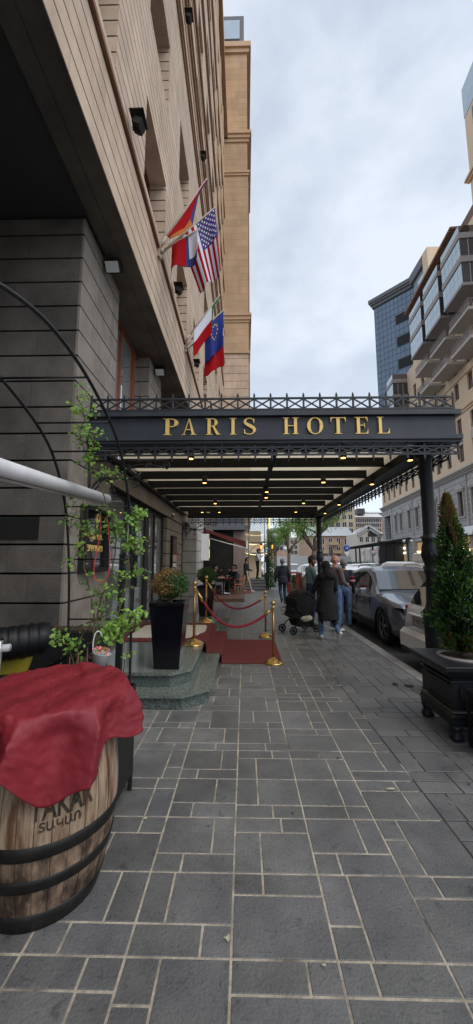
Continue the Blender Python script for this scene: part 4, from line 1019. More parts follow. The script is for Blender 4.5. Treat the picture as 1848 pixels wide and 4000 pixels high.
# ------------------------------------------------------------------ barrel with red cover
BX,BY=-1.045,2.13
ba=thing('wooden_barrel','weathered whisky style wooden barrel with black iron hoops under a red cover','barrel',(BX,BY,0))
prof=[(.268+.084*math.sin(PI*(z/.95)**.95),z) for z in [k*.95/20 for k in range(21)]]
def rad(z): return .268+.084*math.sin(PI*(z/.95)**.95)
a=MB(); N=30
for k in range(N):
    t0=2*PI*k/N+.006; t1=2*PI*(k+1)/N-.006; 
    vs=[];fs=[];dr=rr.uniform(-.0015,.0015)
    for i,(r_,z) in enumerate(prof):
        for t_ in (t0,(t0+t1)/2,t1): vs.append((BX+(r_+dr)*math.cos(t_),BY+(r_+dr)*math.sin(t_),z))
    for i in range(20):
        for j in range(2): fs.append((i*3+j,i*3+j+1,i*3+j+4,i*3+j+3))
    for f in fs:
        zc=prof[f[0]//3][1]
        a.add([vs[i] for i in f],[(0,1,2,3)],0 if zc>.37 else 1)
a.lathe([(r_-.004,z) for r_,z in prof],(BX,BY,0),40,1)
a.build('staves',['barrel_wood','barrel_dark'],ba)
for z0,z1 in ((.0,.085),(.195,.250),(.335,.395),(.86,.93)):
    a=MB(); a.lathe([(rad(z0)+.001,z0),(rad(z0)+.005,z0+.002),(rad((z0+z1)/2)+.005,(z0+z1)/2),(rad(z1)+.005,z1-.002),(rad(z1)+.001,z1)],(BX,BY,0),48,cap=False); a.build('hoop','hoop',ba)
# branding printed on the barrel, letters wrapped round the staves
def wrap(body,size,z,th,xs_):
    ob=text('lettering',body,size,.0015,Matrix(),'ink',ba,1.0,xs_,.0016*size/.1)
    for v in ob.data.vertices:
        x,y,zz=v.co; t_=th+x/.34; r_=rad(min(.95,z+y))+.0025+zz; v.co=(BX+r_*math.cos(t_),BY+r_*math.sin(t_),z+y)
    ob.data.update()
wrap('TAKAR',.135,.500,R(-53),.62); wrap('ՏԱԿԱՌ',.050,.452,R(-54),.95)
# black thing under the cover
a=MB(); a.box(BX-.55,BX-.15,BY-.37,BY-.1,.50,.80); tag(a.build('black_box','black_gloss'),'glossy black box jammed under the left side of the red cover','box')
# cover
TZ=.985; TR=.385; a=MB(); a.smooth=True
NA=260; NR=70; rc_=random.Random(4)
ph=[rc_.uniform(0,6.28) for _ in range(10)]
CXc,CYc=BX-.01,BY-.01
def gs(t,c,w_): 
    d_=(t-R(c)+PI)%(2*PI)-PI; return math.exp(-(d_/R(w_))**2)
def cover(t,s):
    drop=.16+.215*gs(t,-60,22)+.10*gs(t,-33,14)+.06*gs(t,-8,16)+.022*math.sin(5*t+ph[0])+.018*math.sin(9*t+ph[1])
    if s<.5: q=s/.5; r_=TR*q; z=-.012*q**6; w_=0; e=0
    else:
        e=(s-.5)/.5*drop; r_=TR+.045*(1-math.exp(-e/.035))+.05*e*(1-gs(t,-56,28))+.04*e; z=-.012-e*(1 if e>.04 else (.5+.5*e/.04)); w_=min(1,e/.10)
    f=(1-2.2*abs(math.sin(4.*t+ph[2]+1.6*e))**.8)*.7+math.sin(9*t+ph[3]+3*e)*.3+math.sin(15*t+ph[4]-6*e)*.08
    r_+=.058*w_*f
    z+=.012*w_*math.cos(6*t+ph[2]+.6)
    d_=r_
    x=CXc+r_*math.cos(t); y=CYc+r_*math.sin(t)
    top=1 if s<.5 else max(0,1-e/.05)
    # soft ridges lying across the top, and sag in the middle
    z+=top*(.007*math.sin(9*x+16*y+ph[5])*min(1,s*3)+.010*math.exp(-((x-CXc-.10+.6*(y-CYc-.2))**2)/.0008)*gs(t,70,50)-.012*math.cos(PI*s)*.5+.006*math.sin(31*x-12*y))
    return (x,y,TZ+z+.03*math.sin(t)*min(r_,TR))
vs=[cover(2*PI*i/NA,(j+.02)/NR) for j in range(NR+1) for i in range(NA)]
fs=[(j*NA+i,j*NA+(i+1)%NA,(j+1)*NA+(i+1)%NA,(j+1)*NA+i) for j in range(NR) for i in range(NA)]
fs.append(tuple(range(NA)))
a.add(vs,fs); cv=a.build('barrel_cover','cover_red'); tag(cv,'crumpled dark red cloth cover draped over the top of the wooden barrel','cover')
md=cv.modifiers.new('d','DISPLACE'); tx=bpy.data.textures.new('cl','CLOUDS'); tx.noise_scale=.06; tx.noise_depth=4; tx.noise_type='HARD_NOISE'; md.texture=tx; md.strength=.013; md.mid_level=.5
md=cv.modifiers.new('s','SOLIDIFY'); md.thickness=.004; md.offset=-1
# ------------------------------------------------------------------ cast iron planter, thuja, wire crate
pl=thing('cast_iron_planter','ornate square black cast iron planter with claw feet at the right edge','planter',(2.19,3.98,0))
cx,cy=2.24,4.0; hw=.33
a=MB(); a.lathe([(hw-.05,.12),(hw-.012,.13),(hw-.008,.19),(hw-.005,.215),(hw-.02,.235),(hw-.008,.25),(hw-.025,.262),(hw-.045,.27),(hw-.045,.50),(hw-.02,.515),(hw-.02,.53),(hw-.04,.54),(hw-.025,.56),(hw+.02,.585),(hw+.03,.60),(hw+.055,.635),(hw+.06,.668),(hw+.05,.675)],(cx,cy,0),sq=True); a.build('body','black_iron',pl)
a=MB()
for s_ in (-1,1):   # raised panel mouldings on front and street sides
    a.box(cx-.22,cx+.22,cy-hw+.030,cy-hw+.044,.475,.487); a.box(cx-.22,cx+.22,cy-hw+.030,cy-hw+.044,.295,.305)
    a.box(cx+s_*.22-.006,cx+s_*.22+.006,cy-hw+.032,cy-hw+.044,.306,.474)
    break
a.box(cx+.214,cx+.226,cy-hw+.032,cy-hw+.044,.306,.474)
a.box(cx-hw+.030,cx-hw+.044,cy-.22,cy+.22,.475,.487); a.box(cx-hw+.030,cx-hw+.044,cy-.22,cy+.22,.295,.305)
for u in (-.27,.27):
    for z in (.30,.48): a.ball((cx+u,cy-hw+.042,z),.008,n=6)
for k in range(30): a.ball((cx-hw+.03+k*.0205,cy-hw+.004,.226),.008,n=6)
a.build('moulding','black_iron',pl)
for sx_ in (-1,1):
    for sy_ in (-1,1):
        a=MB(); fx,fy=cx+sx_*(hw-.055),cy+sy_*(hw-.055)
        a.lathe([(.03,.0),(.058,.012),(.062,.04),(.045,.075),(.05,.10),(.065,.13)],(fx,fy,0),14)
        for k in (-1,0,1): a.ball((fx+k*.028,fy-.035,.028),.026,n=8)
        a.build('claw_foot','black_iron',pl)
a=MB(); a.tube([(cx+.235*math.cos(k*PI/16),cy+.0+.235*math.sin(k*PI/16),.682) for k in range(32)],.020,8,close=True); a.build('pot_rim','bay_metal',pl)
a=MB(); a.lathe([(.225,.676),(.2,.682),(.02,.690)],(cx,cy,0),20,cap=False); a.build('soil','soil',pl)
th=thing('thuja_shrub','tall narrow green conifer with a dry brown tip in the cast iron planter','conifer',(cx,cy,.68))
rt_=random.Random(9)
a=MB(); a.tube([(cx,cy,.66),(cx+.01,cy,1.4),(cx-.02,cy,2.0),(cx-.07,cy,2.42)],[.035,.028,.018,.006],8)
for k in range(14):
    t=rt_.uniform(0,6.28); z=rt_.uniform(.70,.95); a.tube([(cx,cy,z),(cx+.17*math.cos(t),cy+.17*math.sin(t),z+.25)],[.009,.003],5)
a.build('trunk','bark',th)
a=MB()
def trad(z):
    u=(z-.74)/1.66
    if u<0: return .16
    return (.265*min(1,(.55+u*2.4))*(1-u)**.80+.006)
def spray(p,d,L,m):
    d=d.normalized(); s_=d.cross(Vector((rt_.gauss(0,1),rt_.gauss(0,1),rt_.gauss(0,1)))).normalized()
    for k in range(3):
        dd=(d+s_*rt_.uniform(-.5,.5)+Vector((0,0,rt_.uniform(-.2,.3)))).normalized(); q=p+d*L*.2*k; w_=L*.16
        v=dd.cross(s_).normalized() if k%2 else s_
        a.add([q-v*w_*.4,q+dd*L*.5-v*w_,q+dd*L,q+dd*L*.5+v*w_,q+v*w_*.4],[(0,1,2,3,4)],m)
for k in range(14000):
    z=.74+1.62*rt_.random()**1.35; t=rt_.uniform(0,2*PI)
    lump=1+.20*math.sin(3*t+z*6)+.17*math.sin(5*t-z*11)+.14*math.sin(z*21+2*t)
    r_=trad(z)*lump*(rt_.random()**.35)*rt_.uniform(.82,1.10)
    xo=-.03*(z-.7)-.02*max(0,z-1.9)
    p=Vector((cx+xo+r_*math.cos(t),cy+r_*math.sin(t),z)); d=Vector((math.cos(t)*.75,math.sin(t)*.75,rt_.uniform(.1,1.2)))
    q=rt_.random()
    brown=(z>2.04+rt_.uniform(-.12,.15)) or (z>1.8 and math.sin(t*2+z*6)>.75) or (z<.9 and q<.35)
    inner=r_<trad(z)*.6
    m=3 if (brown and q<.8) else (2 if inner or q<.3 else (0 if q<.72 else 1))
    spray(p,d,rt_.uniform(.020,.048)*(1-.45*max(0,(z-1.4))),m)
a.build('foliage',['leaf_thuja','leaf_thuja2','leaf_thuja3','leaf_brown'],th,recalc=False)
cr_=thing('wire_crate','black diamond mesh metal crate standing in front of the cast iron planter','crate',(2.4,3.42,0))
x0,x1,y0,y1,h=2.02,2.62,3.30,3.60,.50
a=MB()
for x in (x0,x1):
    for y in (y0,y1): a.box(x-.012,x+.012,y-.012,y+.012,0,h)
for z in (.03,h-.012):
    a.box(x0+.013,x1-.013,y0-.011,y0+.011,z-.012,z+.011); a.box(x0+.013,x1-.013,y1-.011,y1+.011,z-.012,z+.011); a.box(x0-.011,x0+.011,y0+.013,y1-.013,z-.012,z+.011); a.box(x1-.011,x1+.011,y0+.013,y1-.013,z-.012,z+.011)
a.box(x0+.02,x1-.02,y0+.02,y1-.02,h-.006,h+.002)
a.build('frame','black_iron',cr_)
a=MB()
def mesh(p,u,v,W,Hh,st):
    p=Vector(p);u=Vector(u);v=Vector(v); n=int((W+Hh)/st)
    for k in range(n):
        s_=k*st
        for sg in (1,-1):
            # lines a: x - z = s - H ; clip
            x_a=max(0,s_-Hh); x_b=min(W,s_)
            if x_b<=x_a: continue
            if sg>0: A_=(x_a,s_-x_a); B_=(x_b,s_-x_b)
            else: A_=(W-x_a,s_-x_a); B_=(W-x_b,s_-x_b)
            a.bar(p+u*A_[0]+v*A_[1],p+u*B_[0]+v*B_[1],.0035)
mesh((x0,y0,.03),(1,0,0),(0,0,1),x1-x0,h-.05,.05); mesh((x0,y0,.03),(0,1,0),(0,0,1),y1-y0,h-.05,.05)
a.build('mesh','black_matte',cr_)
a=MB(); a.box(x0+.03,x1-.03,y0+.03,y1-.03,.01,.43); a.build('inner_box','black_matte',cr_)

# ------------------------------------------------------------------ cars
def make_car(name,label,cat,loc,rz,L,W,H,paint,sty='suv',group=None,detail=2,wr=.36):
    """car with its length along local y, front at -y, wheels on z=0"""
    t=thing(name,label,cat,loc,group,rz,local=True)
    hl=L/2; hw=W/2
    if sty=='suv':   pts=[(-hl,.45,0),(-hl+.03,.78,0),(-hl+.16,.91,0),(-hl+1.20,1.07,0),(-hl+1.95,H-.10,1),(-hl+2.3,H,1),(hl-1.5,H-.02,1),(hl-.75,H-.14,1),(hl-.22,1.05,0),(hl-.05,.98,0),(hl,.70,0),(hl-.05,.40,0)]
    elif sty=='hatch': pts=[(-hl,.42,0),(-hl+.06,.68,0),(-hl+.3,.82,0),(-hl+.95,.94,0),(-hl+1.75,H-.08,1),(-hl+2.1,H,1),(hl-.75,H-.03,1),(hl-.38,H-.10,1),(hl-.08,.98,0),(hl-.03,.92,0),(hl+.02,.64,0),(hl,.40,0)]
    else: pts=[(-hl,.45,0),(-hl+.05,.85,0),(-hl+.3,1.0,0),(-hl+.7,1.12,0),(-hl+1.3,H-.08,1),(-hl+1.6,H,1),(hl-.4,H,1),(hl-.15,H-.06,1),(hl-.05,1.1,0),(hl,1.0,0),(hl+.02,.70,0),(hl,.40,0)]
    def top(y):
        for i in range(len(pts)-1):
            if pts[i][0]<=y<=pts[i+1][0] and pts[i+1][0]>pts[i][0]:
                u=(y-pts[i][0])/(pts[i+1][0]-pts[i][0]); return pts[i][1]*(1-u)+pts[i+1][1]*u
        return pts[0][1] if y<0 else .7
    def belt(y):
        b=(.98 if sty=='suv' else .92)+.08*(y+hl)/L if sty!='van' else 1.08
        return min(b,top(y)-.005)
    ysn=[]
    n=44
    for k in range(n+1): ysn.append(-hl+L*k/n)
    ysn=sorted(set([round(v,3) for v in ysn+[p[0] for p in pts if -hl<=p[0]<=hl]]))
    def hwid(y):
        e=abs(y)/hl; return hw*(1-.16*max(0,(e-.72)/.28)**2.2)
    rings=[]; cabin=[]
    for y in ysn:
        tz=top(y); bz=belt(y); w_=hwid(y); cab=tz-bz; zl=.24+.0*y
        if abs(y)>hl-.35: zl=.24+.10*((abs(y)-(hl-.35))/.35)**2
        tw=w_-.05-.24*max(0,min(1,cab/.6))
        r=[(0,zl),(w_-.10,zl),(w_-.03,zl+.06),(w_-.005,zl+.22),(w_,.60),(w_-.015,min(.78,bz)),(w_-.05,bz),(w_-.055-.0,bz+.012*0+.001)]
        if cab>.05: r+=[(tw+.07,tz-.10*min(1,cab/.5)-.02),(tw+.03,tz-.04),(tw-.10,tz-.004),(tw*.5,tz+.012)]
        else: r+=[(w_-.07,bz+.004),(w_-.12,tz+.012),(w_-.3,tz+.028),(w_*.4,tz+.035)]
        r+=[(0,tz+ (.016 if cab>.05 else .038))]
        rings.append(r); cabin.append(cab)
    vs=[];fs=[];ms=[];NR_=len(rings[0]); 
    for y,r in zip(ysn,rings):
        for x,z in r: vs.append((x,y,z))
        for x,z in reversed(r[1:-1]): vs.append((-x,y,z))
    tot=2*NR_-2
    for i in range(len(ysn)-1):
        for k in range(tot): fs.append((i*tot+k,i*tot+(k+1)%tot,(i+1)*tot+(k+1)%tot,(i+1)*tot+k))
    fs.append(tuple(reversed(range(tot)))); fs.append(tuple(range((len(ysn)-1)*tot,len(ysn)*tot)))
    a=MB(); a.smooth=True; a.add(vs,fs)
    body=a.build('body',paint,t)
    wy=(-hl+.88 if sty!='van' else -hl+.9, hl-.86)
    # wheel arches cut out
    for y in wy:
        for s_ in (-1,1):
            c=MB(); c.tube([(s_*(hw-.34),y,wr),(s_*(hw+.3),y,wr)],wr+.045,28); co_=c.build('cutter',paint,t)
            md=body.modifiers.new('b','BOOLEAN'); md.operation='DIFFERENCE'; md.object=co_; md.solver='EXACT'
            dg=bpy.context.evaluated_depsgraph_get(); nm=bpy.data.meshes.new_from_object(body.evaluated_get(dg)); body.modifiers.clear(); body.data=nm; bpy.data.objects.remove(co_)
    # glass: strips floated slightly outside the cabin sides, windshield and rear window
    def side_glass(y0,y1,inset=.03):
        for s_ in (-1,1):
            g_=MB(); g_.smooth=True; q=[]; yy=[y0+(y1-y0)*k/10 for k in range(11)]
            for y in yy:
                tz=top(y); bz=belt(y); cab=tz-bz; w_=hwid(y); tw=w_-.05-.24*max(0,min(1,cab/.6))
                B_=Vector((w_-.055,y,bz)); T_=Vector((tw+.07,y,tz-.10*min(1,cab/.5)-.02))
                for f in (.06,.5,.97): p=B_.lerp(T_,f); q.append((s_*(p.x+.012),p.y,p.z))
            fs_=[(i*3+j,i*3+j+1,(i+1)*3+j+1,(i+1)*3+j) for i in range(10) for j in range(2)]
            g_.add(q,fs_); g_.build('side_window','car_glass',t)
    cb=[y for y,c_ in zip(ysn,cabin) if c_>.28]; y0,y1=min(cb),max(cb)
    if sty=='van': side_glass(y0,y0+.9)
    else:
        m1=(y0+y1)/2-.05; side_glass(y0+.08,m1-.04); side_glass(m1+.04,m1+(y1-m1)*.62); side_glass(m1+(y1-m1)*.62+.07,y1-.12)
    def cross_glass(i0,i1,name):
        A_,B_=pts[i0],pts[i1]; g_=MB(); q=[]; g_.smooth=True
        out=.016
        for f in (.06,.35,.65,.95):
            y=A_[0]+(B_[0]-A_[0])*f; z=A_[1]+(B_[1]-A_[1])*f; w_=hwid(y); bz=belt(y); cab=z-bz
            tw=w_-.05-.24*max(0,min(1,cab/.6)) if cab>.05 else w_-.13
            for k in range(7):
                u=-1+2*k/6; d_=(1-u*u)*.03; nrm=Vector((0,-(B_[1]-A_[1]),(B_[0]-A_[0]))).normalized()
                if nrm.z<0: nrm=-nrm
                q.append(Vector((u*(tw-.02 if cab>.05 else tw),y,z+.012))+nrm*(out+d_*.3))
        fs_=[(i*7+j,i*7+j+1,(i+1)*7+j+1,(i+1)*7+j) for i in range(3) for j in range(6)]
        g_.add(q,fs_); g_.build(name,'car_glass',t)
    cross_glass(3,4,'windshield'); cross_glass(7,8,'rear_window')
    for y in wy:
        for s_ in (-1,1):
            a=MB(); x0_=s_*(hw-.235); x1_=s_*(hw-.012); 
            pr=[(wr*.62,0),(wr*.93,0),(wr,.03),(wr,.19),(wr*.93,.222),(wr*.66,.222),(wr*.64,.20)]
            vs=[];fs=[];nn=30
            for r_,d in pr:
                for k in range(nn): vs.append((x0_+(x1_-x0_)*d/.222,y+r_*math.cos(2*PI*k/nn),wr+r_*math.sin(2*PI*k/nn)))
            for i in range(len(pr)-1):
                for k in range(nn): fs.append((i*nn+k,i*nn+(k+1)%nn,(i+1)*nn+(k+1)%nn,(i+1)*nn+k))
            a.smooth=True; a.add(vs,fs); o=a.build('wheel','rubber',t)
            b=MB(); xr=s_*(hw-.03)
            b.tube([(s_*(hw-.10),y,wr),(s_*(hw-.095),y,wr)],wr*.64,24,m=1)
            for k in range(5):
                tt=k*2*PI/5+.3
                for dd in (-.13,.13):
                    b.bar((xr,y+.05*math.cos(tt),wr+.05*math.sin(tt)),(xr-s_*.012,y+wr*.63*math.cos(tt+dd),wr+wr*.63*math.sin(tt+dd)),.030,.018,up=(1,0,0))
            b.tube([(xr,y+wr*.62*math.cos(k*PI/14),wr+wr*.62*math.sin(k*PI/14)) for k in range(28)],.012,6,close=True)
            b.tube([(xr+s_*.004,y,wr),(xr-s_*.05,y,wr)],.045,12)
            b.build('rim',['rim','black_plastic'],o)
            if detail>1:
                c=MB(); c.tube([(s_*(hw-.002),y+(wr+.05)*math.cos(k*PI/14),wr+(wr+.05)*math.sin(k*PI/14)) for k in range(-1,16)],.022,6); c.build('wheel_arch_trim','black_plastic',t)
    # lamps, mirrors, trims
    for s_ in (-1,1):
        a=MB(); zf=(.74 if sty=='suv' else .68) if sty!='van' else .8; yy=-hl-.015; hw_=hw; hw=hw+.025
        a.add([(s_*(hw-.50),yy-.035,zf-.02),(s_*(hw-.16),yy+.04,zf+.0),(s_*(hw-.045),yy+.33,zf+.10),(s_*(hw-.16),yy+.05,zf+.10),(s_*(hw-.50),yy-.01,zf+.07),
               (s_*(hw-.50),yy+.05,zf-.02),(s_*(hw-.16),yy+.15,zf),(s_*(hw-.10),yy+.36,zf+.09),(s_*(hw-.18),yy+.18,zf+.10),(s_*(hw-.50),yy+.06,zf+.07)],[(0,1,2,3,4),(5,9,8,7,6),(0,5,6,1),(1,6,7,2),(2,7,8,3),(3,8,9,4),(4,9,5,0)])
        hw=hw_; o=a.build('headlight','glass_dark',t); b=MB(); b.ball((s_*(hw-.22),yy+.015,zf+.045),.042,n=12); b.build('lens','lamp_clear',o)
        a=MB(); a.bbox(s_*(hw-.09)-.04,s_*(hw-.09)+.04,hl-.17,hl-.05,.84,.98,.02) ; a.build('tail_light','tail_red',t)
        a=MB(); mzy=(-hl+1.62 if sty!='van' else -hl+1.0); a.bbox(min(s_*(hw+.04),s_*(hw+.22)),max(s_*(hw+.04),s_*(hw+.22)),mzy,mzy+.13,1.0,1.13,.03); a.bar((s_*(hw-.05),mzy+.08,.98),(s_*(hw+.08),mzy+.07,1.03),.04); a.build('mirror',paint,t)
    if detail>1:
        a=MB(); a.box(-.30,.30,-hl-.012,-hl+.08,.27,.42); a.box(-hw+.22,-.42,-hl-.004,-hl+.12,.30,.50); a.box(.42,hw-.22,-hl-.004,-hl+.12,.30,.50); a.build('lower_grille','black_matte',t)
        for s_ in (-1,1):
            a=MB(); a.box(min(s_*(hw-.035),s_*(hw+.006)),max(s_*(hw-.035),s_*(hw+.006)),wy[0]+.5,wy[1]-.5,.235,.36); a.build('sill_trim','black_plastic',t)
            for yy in (-.05,.95):
                a=MB(); a.box(min(s_*(hw-.01),s_*(hw+.018)),max(s_*(hw-.01),s_*(hw+.018)),yy-.10,yy+.10,.80,.825); a.build('door_handle',paint,t)
            a=MB()
            for yy in (-.62,.42,1.30): a.box(min(s_*(hw-.02),s_*(hw-.0005)),max(s_*(hw-.02),s_*(hw-.0005)),yy-.003,yy+.003,.34,.90)
            a.build('door_gap','black_matte',t)
            if sty=='suv':
                a=MB(); x_=s_*(hw-.30); a.tube([(x_,-hl+2.2,H-.0),(x_,-hl+2.4,H+.05),(x_,hl-1.4,H+.04),(x_,hl-1.1,H-.04)],.014,6); a.build('roof_rail','bay_metal',t)
        a=MB(); a.tube([(-.55,-hl+1.12,1.05),(.12,-hl+1.02,1.04)],.010,5); a.build('wiper','black_matte',t)
    return t
RZ=-.12
suv=make_car('parked_suv','dark grey metallic SUV parked along the kerb, facing the camera','car',(3.87,9.66,RZ),0,4.5,1.84,1.62,'paint_grey','suv',None,2,.365)
wc=make_car('parked_hatchback','white car parked with its rear and number plate toward the pavement behind the conifer','car',(4.98,6.2,RZ),PI/2,4.2,1.74,1.50,'paint_white','hatch',None,2,.33)
# the white car's front points to +x, so its rear faces the pavement
wc.rotation_euler=(0,0,PI/2)
a=MB(); hl=2.1
a.bbox(-.80,.80,hl-.22,hl+.10,.30,.60,.07); a.build('rear_bumper','paint_white',wc)
a=MB(); a.box(-.66,.66,hl-.02,hl+.115,.235,.31); a.build('bumper_trim','black_plastic',wc)
a=MB(); a.bbox(-.36,.46,hl+.0,hl+.07,.855,.89,.01); a.build('tailgate_trim','paint_white',wc)
a=MB(); a.box(-.20,.34,hl+.02,hl+.045,.715,.835); o=a.build('number_plate','plate_grey',wc)
a=MB(); a.box(-.215,.355,hl+.015,hl+.035,.70,.85); a.build('plate_frame','black_plastic',wc)
text('plate_text','37 HO 250',.105,.001,axes((.07,hl+.048,.74),(-1,0,0),(0,0,1)),'ink',wc)
a=MB(); a.box(-.35,.35,hl-.62,hl-.30,1.455,1.50); a.build('spoiler','paint_white',wc)
a=MB(); a.box(-.13,.13,hl-.31,hl-.285,1.44,1.475); a.build('brake_light','tail_red_on',wc)
a=MB(); a.lathe([(.02,0),(.03,.004)],(0,0,0),12); 
a.v=[(x,hl+.022+z*.5,y+.94) for x,y,z in a.v]; a.build('badge','rim',wc)
# vehicles further along
bgc=[('white hatchback parked directly behind the grey SUV along the kerb',(4.0,14.9,RZ),0,4.1,1.74,1.48,'paint_white','hatch'),
 ('white hatchback in the middle of the road, its roof showing over the grey SUV',(6.1,20.5,RZ),PI,4.2,1.75,1.50,'paint_white','hatch'),
 ('white minivan with a boxy white unit on its roof, beyond the grey SUV',(7.6,15.5,RZ),.35,4.6,1.85,1.72,'paint_white','van'),
 ('red tailed dark crossover waiting in traffic behind the bald man',(6.6,27.0,RZ),0,4.3,1.8,1.62,'paint_white','suv'),
 ('white estate car farther down the road left of the crossover',(4.4,24.2,RZ),0,4.3,1.76,1.55,'paint_white','suv'),
 ('white car far down the kerb between the trees',(2.9+1.1,32.5,RZ),0,4.2,1.76,1.5,'paint_white','hatch'),
 ('light car behind the red bar tables, far down the street',(1.9+.9,41,RZ),0,4.3,1.8,1.6,'paint_white','suv'),
 ('white sedan roof far away in the middle lane',(9.6,31.5,RZ),0,4.2,1.76,1.5,'paint_white','hatch'),
 ('grey car parked across the road at the right edge of the picture',(12.4,15.5,RZ),.2,4.4,1.8,1.55,'paint_grey','suv'),
 ('dark car parked by the shops across the road, far right',(19.5,26.5,RZ),.1,4.4,1.8,1.5,'paint_dark','suv'),
 ('white car across the road beneath the double lanterns',(14.6,34,RZ),.05,4.4,1.8,1.5,'paint_white','suv'),
 ('white car across the road near the white statue columns',(14.2,42,RZ),0,4.4,1.8,1.5,'paint_white','hatch'),
 ('white vehicle behind the conifer, close to the right edge',(8.3,9.3,RZ),PI/2+.1,4.4,1.8,1.55,'paint_white','suv')]
for lab,loc,rz,L,W,Hh,p,sty in bgc:
    c=make_car('parked_car',lab,'car',loc,rz,L,W,Hh,p,sty,'cars along the street',1)
    if 'boxy' in lab:
        a=MB(); a.lathe([(.42,0),(.48,.03),(.46,.30),(.40,.34)],(0,-.2,Hh+.02),sq=True,sx=1.35); a.build('roof_unit','cream_paint',c)
        a=MB()
        for k in (-1,0,1): a.box(k*.35-.12,k*.35+.12,-.2-.50,-.2-.46,Hh+.14,Hh+.24)
        a.build('vent','black_matte',c)
    if 'red tailed' in lab:
        a=MB(); a.box(-.85,-.45,-2.2,-2.12,.95,1.08); a.box(.45,.85,-2.2,-2.12,.95,1.08); a.build('lit_tail_light','tail_red_on',c)

# ------------------------------------------------------------------ people
def capsule(p0,p1,r0,r1,sq=1.,n=14,hs=1.):
    """tapered capsule mesh (squash in the direction perpendicular to x)"""
    p0=Vector(p0);p1=Vector(p1);a_=(p1-p0); L=max(a_.length,1e-4); a_/=L
    x=Vector((1,0,0))-a_*a_.x
    x=x.normalized() if x.length>.2 else a_.orthogonal().normalized(); y=a_.cross(x); vs=[];fs=[]
    st=[]
    for k in range(5): t=-PI/2+PI/2*k/4; st.append((math.sin(t)*r0*hs,math.cos(t)*r0,0))
    for k in range(5): t=PI/2*k/4; st.append((L+math.sin(t)*r1*hs,math.cos(t)*r1,1))
    for s_,r_,_ in st:
        for k in range(n):
            t=2*PI*k/n; vs.append(p0+a_*s_+x*math.cos(t)*max(r_,.001)+y*math.sin(t)*max(r_,.001)*sq)
    m_=len(st)
    for i in range(m_-1):
        for k in range(n): fs.append((i*n+k,i*n+(k+1)%n,(i+1)*n+(k+1)%n,(i+1)*n+k))
    fs.append(tuple(reversed(range(n)))); fs.append(tuple(range((m_-1)*n,m_*n)))
    return vs,fs
